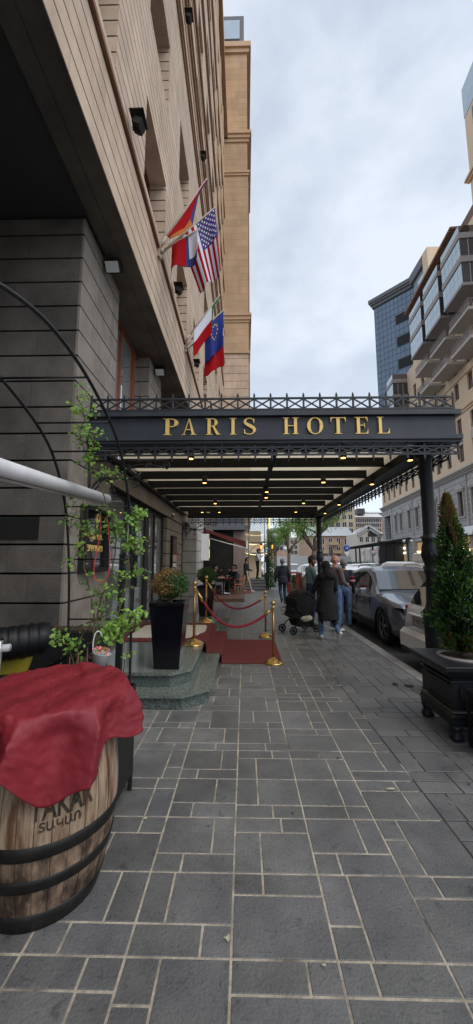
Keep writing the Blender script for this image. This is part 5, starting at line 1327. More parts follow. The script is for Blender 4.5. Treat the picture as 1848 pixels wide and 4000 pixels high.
def human(name_label,loc,rz,J,mats,cl,h=1.75,loose=1.,hair='short',voxel=.012,extra=(),sit=False,group=None):
    """J overrides joints. cl maps region -> material index. Faces -y."""
    D=dict(pel=(0,0,.96),wst=(0,0,1.10),chs=(0,0,1.30),nck=(0,.0,1.47),hed=(0,-.02,1.615),
           shL=(.175,0,1.41),elL=(.225,.03,1.13),wrL=(.235,-.06,.89),shR=(-.175,0,1.41),elR=(-.225,.03,1.13),wrR=(-.235,-.06,.89),
           hpL=(.09,0,.92),knL=(.10,-.02,.50),anL=(.105,.03,.09),hpR=(-.09,0,.92),knR=(-.10,-.02,.50),anR=(-.105,.03,.09),face=0.,nod=0.)
    D.update(J); V=[];F=[];LB=[];PR=[]
    def cap(a_,b_,r0,r1,lab,sq=1.,hs=1.):
        vs,fs=capsule(D[a_] if isinstance(a_,str) else a_, D[b_] if isinstance(b_,str) else b_, r0,r1,sq,14,hs); o=len(V)
        V.extend(vs); F.extend([tuple(i+o for i in f) for f in fs])
        PR.append((Vector(D[a_] if isinstance(a_,str) else a_),Vector(D[b_] if isinstance(b_,str) else b_),r0,r1,sq,lab))
    lo=loose
    cap('pel','wst',.150*lo,.135*lo,'low' if cl.get('pelvis','legs')=='legs' else 'top',.72)
    cap('wst','chs',.142*lo,.160*lo,'top',.70)
    cap('chs',(Vector(D['chs'])+Vector(D['nck']))/2,.150*lo,.115,'top',.66)
    hb=Vector(D['hed']); nk=Vector(D['nck'])
    cap(tuple(nk+Vector((0,.0,-.05))),tuple(nk.lerp(hb,.45)),.062,.056,'skin')
    f=Quaternion((0,0,1),D['face'])@Quaternion((1,0,0),D['nod'])
    def hp(x,y,z): return tuple(hb+f@Vector((x,y,z)))
    cap(hp(0,.012,.035),hp(0,.022,.055),.086,.088,'skin',1.12)        # skull
    cap(hp(0,-.022,.0),hp(0,-.034,-.058),.066,.045,'skin')                 # face, jaw
    cap(hp(0,-.088,.018),hp(0,-.104,-.012),.009,.013,'skin')            # nose
    cap(hp(-.018,-.084,-.040),hp(.018,-.084,-.040),.009,.009,'skin')    # lips
    cap(hp(-.045,-.070,.03),hp(.045,-.070,.03),.015,.015,'skin')
    for s_ in (-1,1): cap(hp(s_*.082,.012,.02),hp(s_*.090,.018,-.012),.016,.012,'skin',.6)
    if hair in('short','long','fringe'):
        cap(hp(0,.03,.065),hp(0,.045,.04),.090,.090,'hair',1.12); cap(hp(0,.055,-.005),hp(0,.055,-.03),.068,.055,'hair')
        cap(hp(0,-.045,.105),hp(0,.02,.12),.042,.05,'hair')
    if hair=='beard': 
        cap(hp(0,.03,.065),hp(0,.045,.04),.092,.090,'hair',1.12); cap(hp(0,-.045,.108),hp(0,.02,.122),.045,.05,'hair'); cap(hp(0,.055,-.005),hp(0,.055,-.03),.068,.055,'hair')
        cap(hp(-.03,-.045,-.075),hp(.03,-.045,-.075),.042,.042,'hair'); cap(hp(-.066,-.0,-.03),hp(-.05,-.02,-.06),.022,.03,'hair'); cap(hp(.066,-.0,-.03),hp(.05,-.02,-.06),.022,.03,'hair')
    if hair=='bald':
        cap(hp(-.05,.045,-.0),hp(.05,.045,.0),.058,.058,'hair')
    if hair=='hood':
        cap(hp(0,.03,.07),hp(0,.05,.02),.105,.105,'hair',1.12); cap(hp(0,.06,-.02),hp(0,.07,-.16),.095,.125,'hair'); cap(hp(-.11,.04,-.20),hp(.11,.04,-.20),.095,.095,'top')
    for s_ in 'LR':
        lg=lo if lo>1 else 1
        cap('sh'+s_,'el'+s_,.066*lg,.052*lg,'top'); cap('el'+s_,'wr'+s_,.050*lg,.036*lg,cl.get('fore','top'))
        sh=Vector(D['sh'+s_]); cap(tuple(sh),tuple(Vector(D['chs'])+Vector((0,0,.06))),.066*lg,.11,'top',.8)
        wr_=Vector(D['wr'+s_]); d_=(wr_-Vector(D['el'+s_])).normalized(); sd=1 if s_=='L' else -1
        pm=wr_+d_*.075; cap(tuple(wr_+d_*.01),tuple(pm),.024,.034,'skin',.6)
        lat=d_.cross(Vector((1,0,0))); lat=lat.normalized() if lat.length>.1 else Vector((0,1,0))
        for k,(fl) in enumerate((.062,.072,.068,.052)):
            b0=pm+lat*(.026-.0175*k)+d_*.012; cu=Vector((-sd*.35,0,0)); b1=b0+d_*fl*.55+cu*.012; b2=b1+(d_+cu*1.2).normalized()*fl*.45
            cap(tuple(b0),tuple(b1),.0095,.009,'skin'); cap(tuple(b1),tuple(b2),.009,.0075,'skin')
        t0=wr_+d_*.03+lat*.026; t1=t0+(d_*.6+lat*.9).normalized()*.035; cap(tuple(t0),tuple(t1),.012,.010,'skin'); cap(tuple(t1),tuple(t1+d_*.028),.010,.008,'skin')
        cap('hp'+s_,'kn'+s_,.092,.066,'low'); cap('kn'+s_,'an'+s_,.064,.050,'low')
        an=Vector(D['an'+s_]); ft=D.get('ft'+s_,(0,-1,-.02)); ft=Vector(ft).normalized()
        up_=Vector((0,0,1)) if abs(ft.z)<.6 else Vector((0,-1,0))
        cap(tuple(an-ft*.04-up_*.045),tuple(an+ft*.05-up_*.045),.040,.040,'shoe'); cap(tuple(an+ft*.03-up_*.040),tuple(an+ft*.155-up_*.052),.043,.034,'shoe',.9); cap(tuple(an+up_*.0),tuple(an-up_*.04),.042,.042,'shoe')
    for e in extra: cap(*e)
    me=remesh(V,F,voxel,2)
    N_=len(me.polygons); cen=np.zeros(N_*3); me.polygons.foreach_get('center',cen); cen=cen.reshape(-1,3)
    best=np.full(N_,1e9); idx=np.zeros(N_,int); labs=sorted(set(p[5] for p in PR))
    for (p0,p1,r0,r1,sq,lab) in PR:
        p0=np.array(p0);p1=np.array(p1);ab=p1-p0; L2=max(ab@ab,1e-9); t_=np.clip(((cen-p0)@ab)/L2,0,1); q=cen-(p0+t_[:,None]*ab); q[:,1]/= (sq if abs(ab[2])>=np.linalg.norm(ab)*.5 else 1)
        d_=np.sqrt((q**2).sum(1))-(r0+(r1-r0)*t_)
        k=d_<best-1e-4; best[k]=d_[k]; idx[k]=labs.index(lab)
    names=[cl[l] for l in labs]
    for nme in names: me.materials.append(M[nme])
    me.polygons.foreach_set('material_index',idx.astype('int32')); me.polygons.foreach_set('use_smooth',np.ones(N_,bool))
    s_=h/1.75
    o=link('person',me); o['label']=name_label; o['category']='person'; o.location=loc; o.rotation_euler=(0,0,rz); o.scale=(s_,s_,s_)
    if group: o['group']=group
    # eyes
    e=MB()
    for q_ in (-1,1): e.ball(hp(q_*.031,-.083,.018),.0085,n=8)
    e.build('eyes','hair_black',o)
    return o
# woman with the long coat pushing the stroller, walking away (facing +y)
wm=human('woman in a long black hooded coat and jeans pushing the black stroller',(1.76,8.15,0),PI+.12,
 dict(pel=(0,0,.96),wrL=(.20,-.42,1.02),elL=(.26,-.12,1.12),wrR=(-.10,-.34,1.0),elR=(-.24,-.06,1.13),knL=(.11,-.16,.52),anL=(.12,-.12,.10),knR=(-.12,-.03,.52),anR=(-.17,.28,.17),ftR=(0,-.75,-.9),nod=.25),
 None,dict(top='cloth_black',low='denim',skin='skin',shoe='shoe_white',hair='cloth_black',pelvis='top'),h=1.61,loose=1.14,hair='hood',
 extra=[((0,.0,1.12),(0,.02,.78),.165,.20,'top',.78),((0,.02,.80),(-.01,.05,.45),.20,.25,'top',.74,.12),((.07,.0,.92),(.09,.03,.6),.15,.17,'top',.85,.3),((-.07,.0,.92),(-.09,.03,.6),.15,.17,'top',.85,.3)])
man=human('bald man in a brown sweater and blue jeans looking back toward the camera',(2.17,9.1,0),PI*.5+.5,
 dict(hed=(.01,-.04,1.62),face=-2.15,nod=.02,elL=(.21,-.10,1.16),wrL=(.06,-.28,1.10),elR=(-.22,-.06,1.14),wrR=(-.10,-.28,1.05),anL=(.12,.02,.09),anR=(-.12,.05,.09),knL=(.11,-.03,.5)),
 None,dict(top='cloth_brown',low='denim',skin='skin',shoe='shoe_white',hair='skin_tan'),h=1.77,loose=1.06,hair='bald')
tm=human('dark haired bearded man in a teal sweater looking down, beside the stroller',(1.70,9.75,0),PI*.5+.2,
 dict(nod=.45,hed=(0,-.06,1.62),elL=(.2,-.12,1.18),wrL=(.08,-.32,1.12),elR=(-.22,-.08,1.15),wrR=(-.1,-.30,1.10)),
 None,dict(top='cloth_teal',low='denim_dark',skin='skin_tan',shoe='shoe_black',hair='hair_black'),h=1.76,loose=1.1,hair='beard')
sm_=human('grey haired man in a navy sweater with red sleeve stripes behind the bald man',(2.56,9.75,0),PI*.9,
 dict(elL=(.22,-.08,1.15),wrL=(.10,-.25,1.1)),
 None,dict(top='cloth_navy',low='denim',skin='skin_tan',shoe='shoe_black',hair='hair_grey'),h=1.68,loose=1.1,hair='short')
a=MB()
for z,m in ((1.215,0),(1.195,1),(1.175,0),(1.30,0)):
    a.tube([(-.205-.072*math.cos(k*PI/8),.015+.072*math.sin(k*PI/8),z) for k in range(16)],.009,6,m,close=True)
a.build('sleeve_stripes',['stripe_red','cloth_white'],sm_)
bm_=human('man in a dark navy jacket and jeans walking away down the pavement',(1.47,14.6,0),PI+.1,
 dict(anL=(.10,.30,.20),knL=(.10,.0,.50),ftL=(0,-.8,-.7),anR=(-.11,-.13,.09),knR=(-.10,-.12,.5),elL=(.27,.04,1.13),wrL=(.28,-.04,.88),elR=(-.27,.04,1.13),wrR=(-.28,-.04,.88),nod=.2),
 None,dict(top='cloth_navy',low='denim_dark',skin='skin',shoe='shoe_black',hair='hair_grey',pelvis='top'),h=1.71,loose=1.26,hair='short',extra=[((0,.02,1.05),(0,.02,.84),.185,.20,'top',.74,.15),((-.05,.07,1.44),(.05,.07,1.44),.065,.065,'top')])
km=human('man in a black jacket, khaki trousers and white shoes stepping past the cafe terrace',(.08,20.2,0),PI*.45,
 dict(anL=(.10,.18,.10),knL=(.1,-.02,.5),anR=(-.1,-.28,.10),knR=(-.1,-.18,.52),elL=(.2,-.06,1.15),wrL=(.12,-.26,1.1),nod=.3,hed=(0,-.07,1.62)),
 None,dict(top='cloth_black',low='cloth_khaki',skin='skin_tan',shoe='shoe_white',hair='hair_black'),h=1.80,loose=1.22,hair='short',voxel=.016)
wt=human('waiter in a white shirt and black trousers standing at the top of the stone steps',(.78,22.4,.58),PI*.45,
 dict(elL=(.22,-.14,1.18),wrL=(.05,-.20,1.48),elR=(-.22,-.1,1.16),wrR=(-.08,-.26,1.3),nod=.35,hed=(0,-.06,1.62)),
 None,dict(top='cloth_white',low='cloth_black',skin='skin',shoe='shoe_black',hair='hair_black'),h=1.76,loose=1.12,hair='beard',voxel=.016)
SIT=dict(pel=(0,0,.52),wst=(0,-.02,.68),chs=(0,-.04,.88),nck=(0,-.06,1.05),hed=(0,-.10,1.22),shL=(.17,-.05,.98),shR=(-.17,-.05,.98),elL=(.21,-.12,.74),elR=(-.21,-.12,.74),wrL=(.08,-.34,.82),wrR=(-.06,-.32,1.04),
  hpL=(.09,0,.50),hpR=(-.09,0,.50),knL=(.13,-.44,.50),knR=(-.12,-.44,.50),anL=(.13,-.42,.09),anR=(-.12,-.50,.09))
human('person in dark clothes and pale trousers seated behind the cafe table',(-1.42,17.4,.12),PI*.45,SIT,None,dict(top='cloth_black',low='cloth_cream',skin='skin',shoe='shoe_white',hair='hair_black'),h=1.72,hair='short',voxel=.016)
human('person in a dark coat seated on the orange chair, hand raised to the face',(-.36,17.6,.12),-PI*.42,SIT,None,dict(top='cloth_navy',low='cloth_black',skin='skin',shoe='shoe_white',hair='hair_black'),h=1.72,loose=1.15,hair='short',voxel=.016)
human('second seated cafe guest in dark clothes, behind the first table',(-.55,18.9,.12),-PI*.1,SIT,None,dict(top='cloth_black',low='cloth_black',skin='skin',shoe='shoe_black',hair='hair_black'),h=1.7,hair='short',voxel=.02)
human('tiny distant person in dark clothes beside the shop lights across the street',(23.4,66,0),.3,{},None,dict(top='cloth_black',low='cloth_navy',skin='skin',shoe='shoe_black',hair='hair_black'),h=1.75,hair='short',voxel=.03)
human('tiny distant person near the white statue columns across the street',(24.4,74.5,0),.3,{},None,dict(top='cloth_navy',low='cloth_navy',skin='skin',shoe='shoe_black',hair='hair_black'),h=1.75,hair='short',voxel=.03)
# ------------------------------------------------------------------ stroller (facing away to the upper left)
sr=thing('baby_stroller','black folding baby stroller with a big hood and a cream bag in its basket','stroller',(1.33,9.0,0),local=True)
sr.scale=(.92,.92,.92)
sr.rotation_euler=(0,0,.5)
# local: front at -x, handle at +x
a=MB(); a.smooth=True
vs=[];fs=[];nu_=14;nv_=12
for i in range(nu_+1):
    t=R(-20)+R(185)*i/nu_
    for j in range(nv_+1):
        u=-1+2*j/nv_; w_=.24*u; k=math.sqrt(max(0,1-abs(u)**3.5))
        vs.append((-.02-.30*math.cos(t)*(.86+.14*k),w_,.78+.27*math.sin(t)*(.75+.25*k)))
for i in range(nu_):
    for j in range(nv_): fs.append((i*(nv_+1)+j,i*(nv_+1)+j+1,(i+1)*(nv_+1)+j+1,(i+1)*(nv_+1)+j))
a.add(vs,fs); o=a.build('hood','cloth_black',sr); md=o.modifiers.new('s','SOLIDIFY'); md.thickness=.02
a=MB(); a.prism([(-.34,.86),(-.30,.62),(-.38,.42),(-.22,.34),(.06,.38),(.24,.62),(.30,.90),(.0,1.02)],lambda u,v:(u,-.22,v),lambda u,v:(u,.22,v)); a.build('seat_shell','cloth_black',sr)
for s_ in (-1,1):
    a=MB(); y=s_*.24
    a.tube([(.50,y,1.03),(.36,y,.86),(.10,y,.48),(-.30,y,.25),(-.40,y,.14)],.014,8); a.tube([(-.30,y,.60),(-.05,y,.44),(.30,y,.12)],.014,8); a.build('side_frame','black_plastic',sr)
    for x in (-.42,.30):
        b=MB(); b.tube([(x+.095*math.cos(k*PI/10),y,.10+.082*math.sin(k*PI/10)) for k in range(20)],.020,8,close=True); b.tube([(x,y-.015,.10),(x,y+.015,.10)],.050,14); b.build('wheel','rubber',sr)
a=MB(); a.tube([(.50,-.24,1.03),(.53,0,1.05),(.50,.24,1.03)],.018,8); a.build('handlebar','black_plastic',sr)
a=MB(); a.tube([(-.42,-.24,.44),(-.50,0,.47),(-.42,.24,.44)],.014,8); a.tube([(-.40,-.24,.60),(-.44,0,.66),(-.40,.24,.60)],.012,8); a.build('bumper_bar','black_plastic',sr)
a=MB(); a.prism([(-.26,.32),(.26,.32),(.22,.16),(-.18,.16)],lambda u,v:(u,-.20,v),lambda u,v:(u,.20,v)); a.build('basket','cloth_black',sr)
a=MB(); a.ball((.0,-.20,.33),.10,n=14,sx=1.7,sy=.5,sz=.75)
a.v=[(x+rr.uniform(-.008,.008),y+rr.uniform(-.008,.008),z+rr.uniform(-.008,.008)) for x,y,z in a.v]
bg_=a.build('cream_bag','bag_cream',None)
bg_.matrix_world=Matrix.Translation((1.33,9.0,0))@Matrix.Rotation(.5,4,'Z'); tag(bg_,'crumpled cream cloth bag stuffed in the basket of the black stroller','bag')
# ------------------------------------------------------------------ building across the street (local: +y along the street, -x toward the street)
OX,OY=31.,86.; AZ=-math.atan(.082)
rb2=thing('street_building','beige and grey stone corner block with glass bays and balconies across the street','building',(OX,OY,RZ),rz=AZ,local=True)
def wy_(Y): return (Y-OY)/math.cos(AZ)    # world Y to local y along the facade
a=MB(); yA,yB=wy_(36),wy_(82.8)
r5=random.Random(5)
z=0
wins=[wy_(Y) for Y in (73.6,70.6,66.2,62.6,59.1,55.6,51.8,47.7,44.4,40.9)]
gops=[(y-.65,y+.65,7.5,10.6) for y in wins]+[(wy_(77.2),wy_(81.2),6.0,11.1)]+[(y-1.7,y+1.7,.3,4.9) for y in wins[1::2]]
def grey_courses():
    z=0.
    while z<12.6:
        zt=min(z+.62,12.6); segs=[(yA,yB)]
        for o in gops:
            if o[2]<(z+zt)/2<o[3]:
                ns=[]
                for s0,s1 in segs:
                    if o[1]<=s0 or o[0]>=s1: ns.append((s0,s1)); continue
                    if o[0]>s0: ns.append((s0,o[0]))
                    if o[1]<s1: ns.append((o[1],s1))
                segs=ns
        for s0,s1 in segs:
            a.tone=r5.uniform(.93,1.06); a.box(0,1,s0,s1,z,zt-.07)
            a.tone=.55; a.box(.05,1,s0,s1,zt-.07,zt)
        z=zt
grey_courses(); a.tone=None
a.build('base_wall','far_grey',rb2)
a=MB(); a.box(1.01,14,yA,yB-.02,0,12.6); a.build('base_interior','far_dark',rb2)
a=MB()
for z0,z1,pr in ((12.6,12.75,.15),(12.75,12.95,.05),(12.95,13.1,.35),(13.1,13.3,.55),(5.6,5.75,.12)):
    a.box(-pr,1,yA,yB+.1,z0,z1) if z0>6 else [a.box(-pr,.04,s0,s1,z0,z1) for s0,s1 in ((yA,yB),)]
y=yA
while y<yB: a.box(-.30,-.0,y,y+.18,12.76,12.94); y+=.45
a.build('cornice','far_trim',rb2)
for k,y in enumerate(wins):
    f=MB(); f.box(-.12,.10,y-.85,y-.66,7.3,10.6); f.box(-.12,.10,y+.66,y+.85,7.3,10.6); f.box(-.2,.1,y-.95,y+.95,7.15,7.32); f.box(-.22,.1,y-.98,y+.98,10.6,10.8)
    f.prism([(y-1.1,10.81),(y+1.1,10.81),(y+1.1,10.95),(y,11.75),(y-1.1,10.95)],lambda u,v:(-.28,u,v),lambda u,v:(.0,u,v))
    o=f.build('pediment_window','far_trim',rb2); p=MB(); p.box(.22,.26,y-.66,y+.66,7.3,10.6); p.build('pane','window_dark',o)
for y in (wy_(64.4),wy_(53.7),wy_(46.0),wy_(76)):
    a=MB(); a.tube([(-.12,y,.2),(-.12,y,12.5)],.07,6); a.build('downpipe','far_trim',rb2)
for k,y in enumerate(wins[1::2]):
    a=MB(); a.box(.3,.34,y-1.6,y+1.6,.3,4.8); o=a.build('shop_window','shop_warm',rb2)
    b=MB()
    for j in range(14): b.ball((.15,y-1.4+2.8*j/13,3.2+.15*math.sin(j*2.1)),.07,n=6)
    b.box(.2,.28,y-.5,y+.5,3.9,4.3) if k in(0,) else None
    b.build('shop_lights','warm_string' if k!=0 else 'shop_glow',o)
for Y,col in ((49.4,'w'),(45.2,'b'),(41.5,'b')):
    y=wy_(Y); t=a=MB()
    for j in range(10):
        y0=y-1.7+3.4*j/10; pts=[(0.02,6.0),(-.5,5.9),(-.95,5.5),(-1.1,5.0),(-1.1,4.8),(-1.04,4.8),(-.9,5.3),(-.45,5.75),(.02,5.85)]
        a.prism(pts,lambda u,v:(u,y0,v),lambda u,v:(u,y0+.339,v),j%2 if col=='w' else 0)
    a.build('shop_awning',['white_paint','stripe_blue'],rb2)
# beige upper storeys
a=MB(); ys0=wy_(86)
bop=[]
for Y in (81.0,77.6,74.2,70.8,67.4,64.0,60.6,57.2,53.8,50.4,47.0,43.6,40.2):
    y=wy_(Y)
    for zf in (14.3,17.8,22.6,26.0,29.4): bop.append((y-.6,y+.6,zf,zf+2.2))
def beige(y0,y1,z0,z1,mb):
    cuts=sorted(set([z0,z1]+[v for o in bop for v in (o[2],o[3]) if z0<v<z1]))
    for c0,c1 in zip(cuts[:-1],cuts[1:]):
        segs=[(y0,y1)]; m_=(c0+c1)/2
        for o in bop:
            if o[2]<m_<o[3]:
                ns=[]
                for s0,s1 in segs:
                    if o[1]<=s0 or o[0]>=s1: ns.append((s0,s1)); continue
                    if o[0]>s0: ns.append((s0,o[0]))
                    if o[1]<s1: ns.append((o[1],s1))
                segs=ns
        for s0,s1 in segs: mb.box(.15,1.2,s0,s1,c0,c1)
beige(wy_(36),wy_(82.7),13.3,22.2,a); beige(wy_(36),wy_(67.7),22.2,35.2,a); a.box(1.21,14,wy_(36),wy_(82.7),13.3,22.2); a.box(1.21,14,wy_(36),wy_(67.7),22.21,35.2)
a.box(.15,14,wy_(36),wy_(60.5),35.21,42.6); a.build('upper_wall','far_beige',rb2)
a=MB(); a.box(.0,.15,wy_(36),wy_(82.8),20.4,20.7); a.box(-.15,.15,wy_(36),wy_(82.8),20.7,20.9); a.box(-.02,.15,wy_(36),wy_(58),24.9,25.05); a.build('cornice','far_beige2',rb2)
a=MB()
for Y in (81.0,77.6,74.2,70.8,67.4,64.0,60.6,57.2,53.8,50.4,47.0,43.6,40.2): y=wy_(Y); a.box(.06,.15,y-.62,y+.62,16.5,17.6)
a.build('lintel_panels','far_trim',rb2)
vis=[o for o in bop if o[0]<wy_(70) or o[2]<19][:70]
for (y0,y1,z0,z1) in vis:
    p=MB(); p.box(.36,.40,y0,y1,z0,z1); p.box(.31,.355,(y0+y1)/2-.04,(y0+y1)/2+.04,z0,z1,1); p.box(.31,.355,y0,y1,z0+1.5,z0+1.56,1); p.build('window',['window_dark','tan_mould'],rb2)
# glass bays and balconies
for i,(Ya,Yb) in enumerate(((38.4,43.1),(44.1,48.8),(49.8,54.3),(63.6,67.0))):
    y0,y1=wy_(Ya),wy_(Yb); zb=32.5 if i<3 else 27.6
    for q0,q1 in ((zb,zb+.35),(zb+2.9,zb+3.65),(zb+5.9,zb+6.6)):
        a=MB(); a.box(-2.5,.2,y0,y1,q0,q1); a.build('bay_slab','bay_metal',rb2)
    for zz in (zb+.36,zb+3.66):
        zt=zz+ (2.53 if zz<zb+1 else 2.23)
        a=MB(); a.box(-2.44,-2.40,y0+.06,y1-.06,zz,zt-.15); 
        for k in range(1,5): a.box(-2.45,-2.441,y0+(y1-y0)*k/5-.012,y0+(y1-y0)*k/5+.012,zz,zt-.15,1)
        a.box(-2.45,-2.441,y0+.06,y1-.06,zz+1.2,zz+1.22,1)
        a.box(-2.40,.18,y0+.06,y0+.10,zz,zt-.15,2); 
        for k in range(1,3): a.box(-2.4+k*.85,-2.34+k*.85,y0+.02,y0+.059,zz,zt-.15,1)
        a.box(-2.38,.1,y0+.12,y1-.05,zt-.149,zt,2)
        a.build('bay_glazing',['bay_glass','far_trim','far_dark'],rb2)
    a=MB(); a.box(-2.42,-2.40,y0+.05,y1-.05,zb+6.6,zb+7.5); a.box(-2.39,.2,y0+.05,y0+.08,zb+6.6,zb+7.5,1); a.build('parapet_glass',['bay_glass','glass_dark'],rb2)
    for zz in (29.9,26.5,23.2):
        if zz==23.2 and i!=2: continue
        if i==3: continue
        a=MB(); a.box(-2.1,.2,y0,y1,zz-.35,zz); a.build('balcony_slab','far_trim',rb2)
        a=MB()
        n=16
        for k in range(n+1):
            y=y0+.1+(y1-y0-.2)*k/n; a.box(-2.02,-1.99,y-.015,y+.015,zz+.001,zz+1.0)
            if k<n: y2=y0+.1+(y1-y0-.2)*(k+1)/n; a.bar((-2.0,y,zz+.2),(-2.0,y2,zz+.9),.03); a.bar((-1.97,y,zz+.9),(-1.97,y2,zz+.2),.03)
        for k in range(8): x=-1.9+2.0*k/7; a.box(x-.015,x+.015,y0+.08,y0+.11,zz+.001,zz+1.0); a.bar((x,y0+.1,zz+.2),(x+.28,y0+.1,zz+.9),.03) if k<7 else None
        a.box(-2.05,-1.96,y0+.05,y1-.05,zz+1.0,zz+1.05); a.box(-1.95,.2,y0+.05,y0+.13,zz+1.0,zz+1.05); a.build('balcony_railing','bay_metal',rb2)
a=MB(); a.box(-1.0,.3,wy_(43),wy_(60),44.0,44.3)
for k in range(14): y=wy_(43.3)+k*1.2; a.box(-1.0,.2,y,y+.12,43.9,43.999)
a.box(.16,.3,wy_(36),wy_(60),42.61,43.99)
a.build('eave','soffit_brown',rb2)
a=MB(); a.box(.4,6,wy_(58),wy_(60.4),44.31,46.5); a.build('roof_block','far_beige2',rb2)
# tall near section
tn=thing('tall_street_building','tall pale beige tower block with a glazed top, cut by the right edge','building',(27.2,37.6,RZ),rz=AZ,local=True)
a=MB(); a.box(.0,12,-12,2.2,43.5,56.); a.build('wall','far_beige',tn)
a=MB(); a.box(-.05,12,-12,2.25,56.01,60.2); a.build('glazed_top','bay_glass',tn)
for zz in (46.,49.5,53.):
    p=MB(); p.box(-.03,.0,-1.2,.6,zz,zz+2.3); p.build('window','window_dark',tn)
a=MB(); a.box(-.3,.0,-8,2.4,47,47.3); a.box(-.5,.0,-8,2.6,47.3,47.6); a.build('cornice','far_beige2',tn)
# blue glass tower
tw=thing('glass_tower','blue glass office tower with dark stepped roof edge and open loggias','building',(47.6,95,RZ))
N_=Vector((48.6,95,0)); F_=Vector((39.7,105.,0)); dv=(F_-N_).normalized(); nv=Vector((dv.y,-dv.x,0))
if nv.dot(Vector((-1,-1,0)))<0: nv=-nv
Ltw=(F_-N_).length; TZt=77.8
a=MB()
def q2(u,d,z): p=N_+dv*u-nv*d; return (p.x,p.y,z)
a.prism([(0,0),(Ltw,0),(Ltw,14),(0,14)],lambda u,d:q2(u,d,0),lambda u,d:q2(u,d,TZt)); a.build('glass_wall','tower_glass',tw)
a=MB()
nc=11
for k in range(nc+1): u=Ltw*k/nc; a.bar(q2(u,-.03,5),q2(u,-.03,TZt-.1),.07)
z=6.
while z<TZt: a.bar(q2(0,-.035,z),q2(Ltw,-.035,z),.07); z+=1.75
a.build('mullions','tower_line',tw)
a=MB()
for d,z0,z1 in ((.5,TZt,TZt+.9),(.9,TZt+.9,TZt+1.5),(1.2,TZt+1.5,TZt+2.6)):
    a.prism([(-d,-d),(Ltw+d,-d),(Ltw+d,14+d),(-d,14+d)],lambda u,v:q2(u,v,z0),lambda u,v:q2(u,v,z1-.01))
a.prism([(6.5,3),(8.5,3),(8.5,6),(6.5,6)],lambda u,v:q2(u,v,TZt+2.6),lambda u,v:q2(u,v,TZt+5)); a.build('roof_edge','tower_roof',tw)
for z0 in (69.0,62.2,55.4):
    a=MB(); a.prism([(.05,-.08),(Ltw*.52,-.08),(Ltw*.52,.3),(.05,.3)],lambda u,d:q2(u,d,z0),lambda u,d:q2(u,d,z0+2.9)); o=a.build('loggia','black_matte',tw)
# tower side wing turning to the right
a=MB(); a.box(47.1,60,87.3,94.9,20,77.8); a.build('side_wing','bay_glass',tw)
a=MB(); a.box(46.3,60,86.6,95.5,77.81,80.4); a.build('side_roof_edge','tower_roof',tw)
a=MB(); a.box(35.8,40.2,66,68,30,62.5); tag(a.build('beige_tower','far_beige'),'plain beige slab tower rising between the blue glass tower and the glass bays','building')
# ------------------------------------------------------------------ far background buildings
def winrow(t,x0,x1,y,zs,n,w,h,m='far_dark',mat2='white_paint'):
    for z in zs:
        for k in range(n):
            x=x0+(x1-x0)*(k+.5)/n
            p=MB(); p.box(x-w/2,x+w/2,y-.06,y-.02,z,z+h); p.box(x-w/2-.12,x+w/2+.12,y-.03,y-.0,z-.12,z+h+.12,1); p.box(x-.05,x+.05,y-.09,y-.061,z,z+h,1); p.build('window',[m,mat2],t)
def gb(name,lab,x0,x1,y,depth,h,m,zs,n,w=1.1,wh=1.5,roof='far_roof',roofh=0):
    t=thing(name,lab,'building',((x0+x1)/2,y,RZ)); a=MB(); a.box(x0,x1,y,y+depth,RZ,h); a.build('wall',m,t)
    winrow(t,x0+.5,x1-.5,y,zs,n,w,wh)
    if roofh:
        r_=MB(); r_.prism([(y-.6,h+.01),(y+depth+.6,h+.01),(y+depth*.5,h+roofh)],lambda u,v:(x0-.5,u,v),lambda u,v:(x1+.5,u,v)); r_.build('roof',roof,t)
    else:
        r_=MB(); r_.box(x0-.3,x1+.3,y-.3,y+depth+.3,h+.01,h+.5); r_.build('roof',roof,t)
    return t
D=130
def X_(px,Y): return (px-955)/1450*Y
def Z_(py,Y): return 1.65+(2190-py)/1450*Y*1.0
t=gb('pink_house','pinkish four window house with pale roof behind the street trees',X_(1205,110),X_(1372,110),110,12,Z_(2095,110),'far_pink',(Z_(2127,110),Z_(2160,110),Z_(2185,110)),5,1.0,1.8,'far_roof',3.2)
for k,(px,py) in enumerate(((1300,2128),(1312,2160),(1262,2160))):
    a=MB(); a.box(X_(px,110)-1.3,X_(px,110)+1.3,108.8,109.98,Z_(py,110)-.2,Z_(py,110)+.7); a.build('balcony','far_tan',t)
t=gb('tan_apartment_block','tall tan apartment block behind the pink house',X_(1180,150),X_(1387,150),150,12,Z_(1968,150),'far_tan',(Z_(2000,150),Z_(2030,150),Z_(2060,150),Z_(2085,150)),8,1.6,2.0)
for k in range(3):
    a=MB(); a.box(X_(1300,150)-2.2,X_(1300,150)+2.2,148.6,149.98,Z_(2068-k*33,150),Z_(2068-k*33,150)+1); a.build('balcony','far_dark',t)
t=gb('brick_apartment_block','orange brick apartment block with balconies and rooftop tank, left of the grey stone building',X_(1384,170),X_(1492,170),170,12,Z_(2022,170),'far_brick',(Z_(2042,170),Z_(2060,170),Z_(2080,170)),7,1.5,1.7,'far_roof',2.4)
a=MB(); a.box(X_(1405,168),X_(1435,168),171,176,Z_(2022,170)+1.5,Z_(2022,170)+4.2); a.build('roof_tank','far_dark',t)
t=thing('gabled_house','cream house with a white gabled roof and an arched window','building',(X_(1440,95),95,RZ))
y=95; xa,xb=X_(1392,y),X_(1492,y); a=MB(); a.box(xa,xb,y,y+10,RZ,Z_(2085,y)); g0,g1=X_(1400,y),X_(1472,y); a.prism([(g0,Z_(2085,y)),(g1,Z_(2085,y)),((g0+g1)/2,Z_(2062,y))],lambda u,v:(u,y,v),lambda u,v:(u,y+9,v)); a.build('wall','far_cream',t)
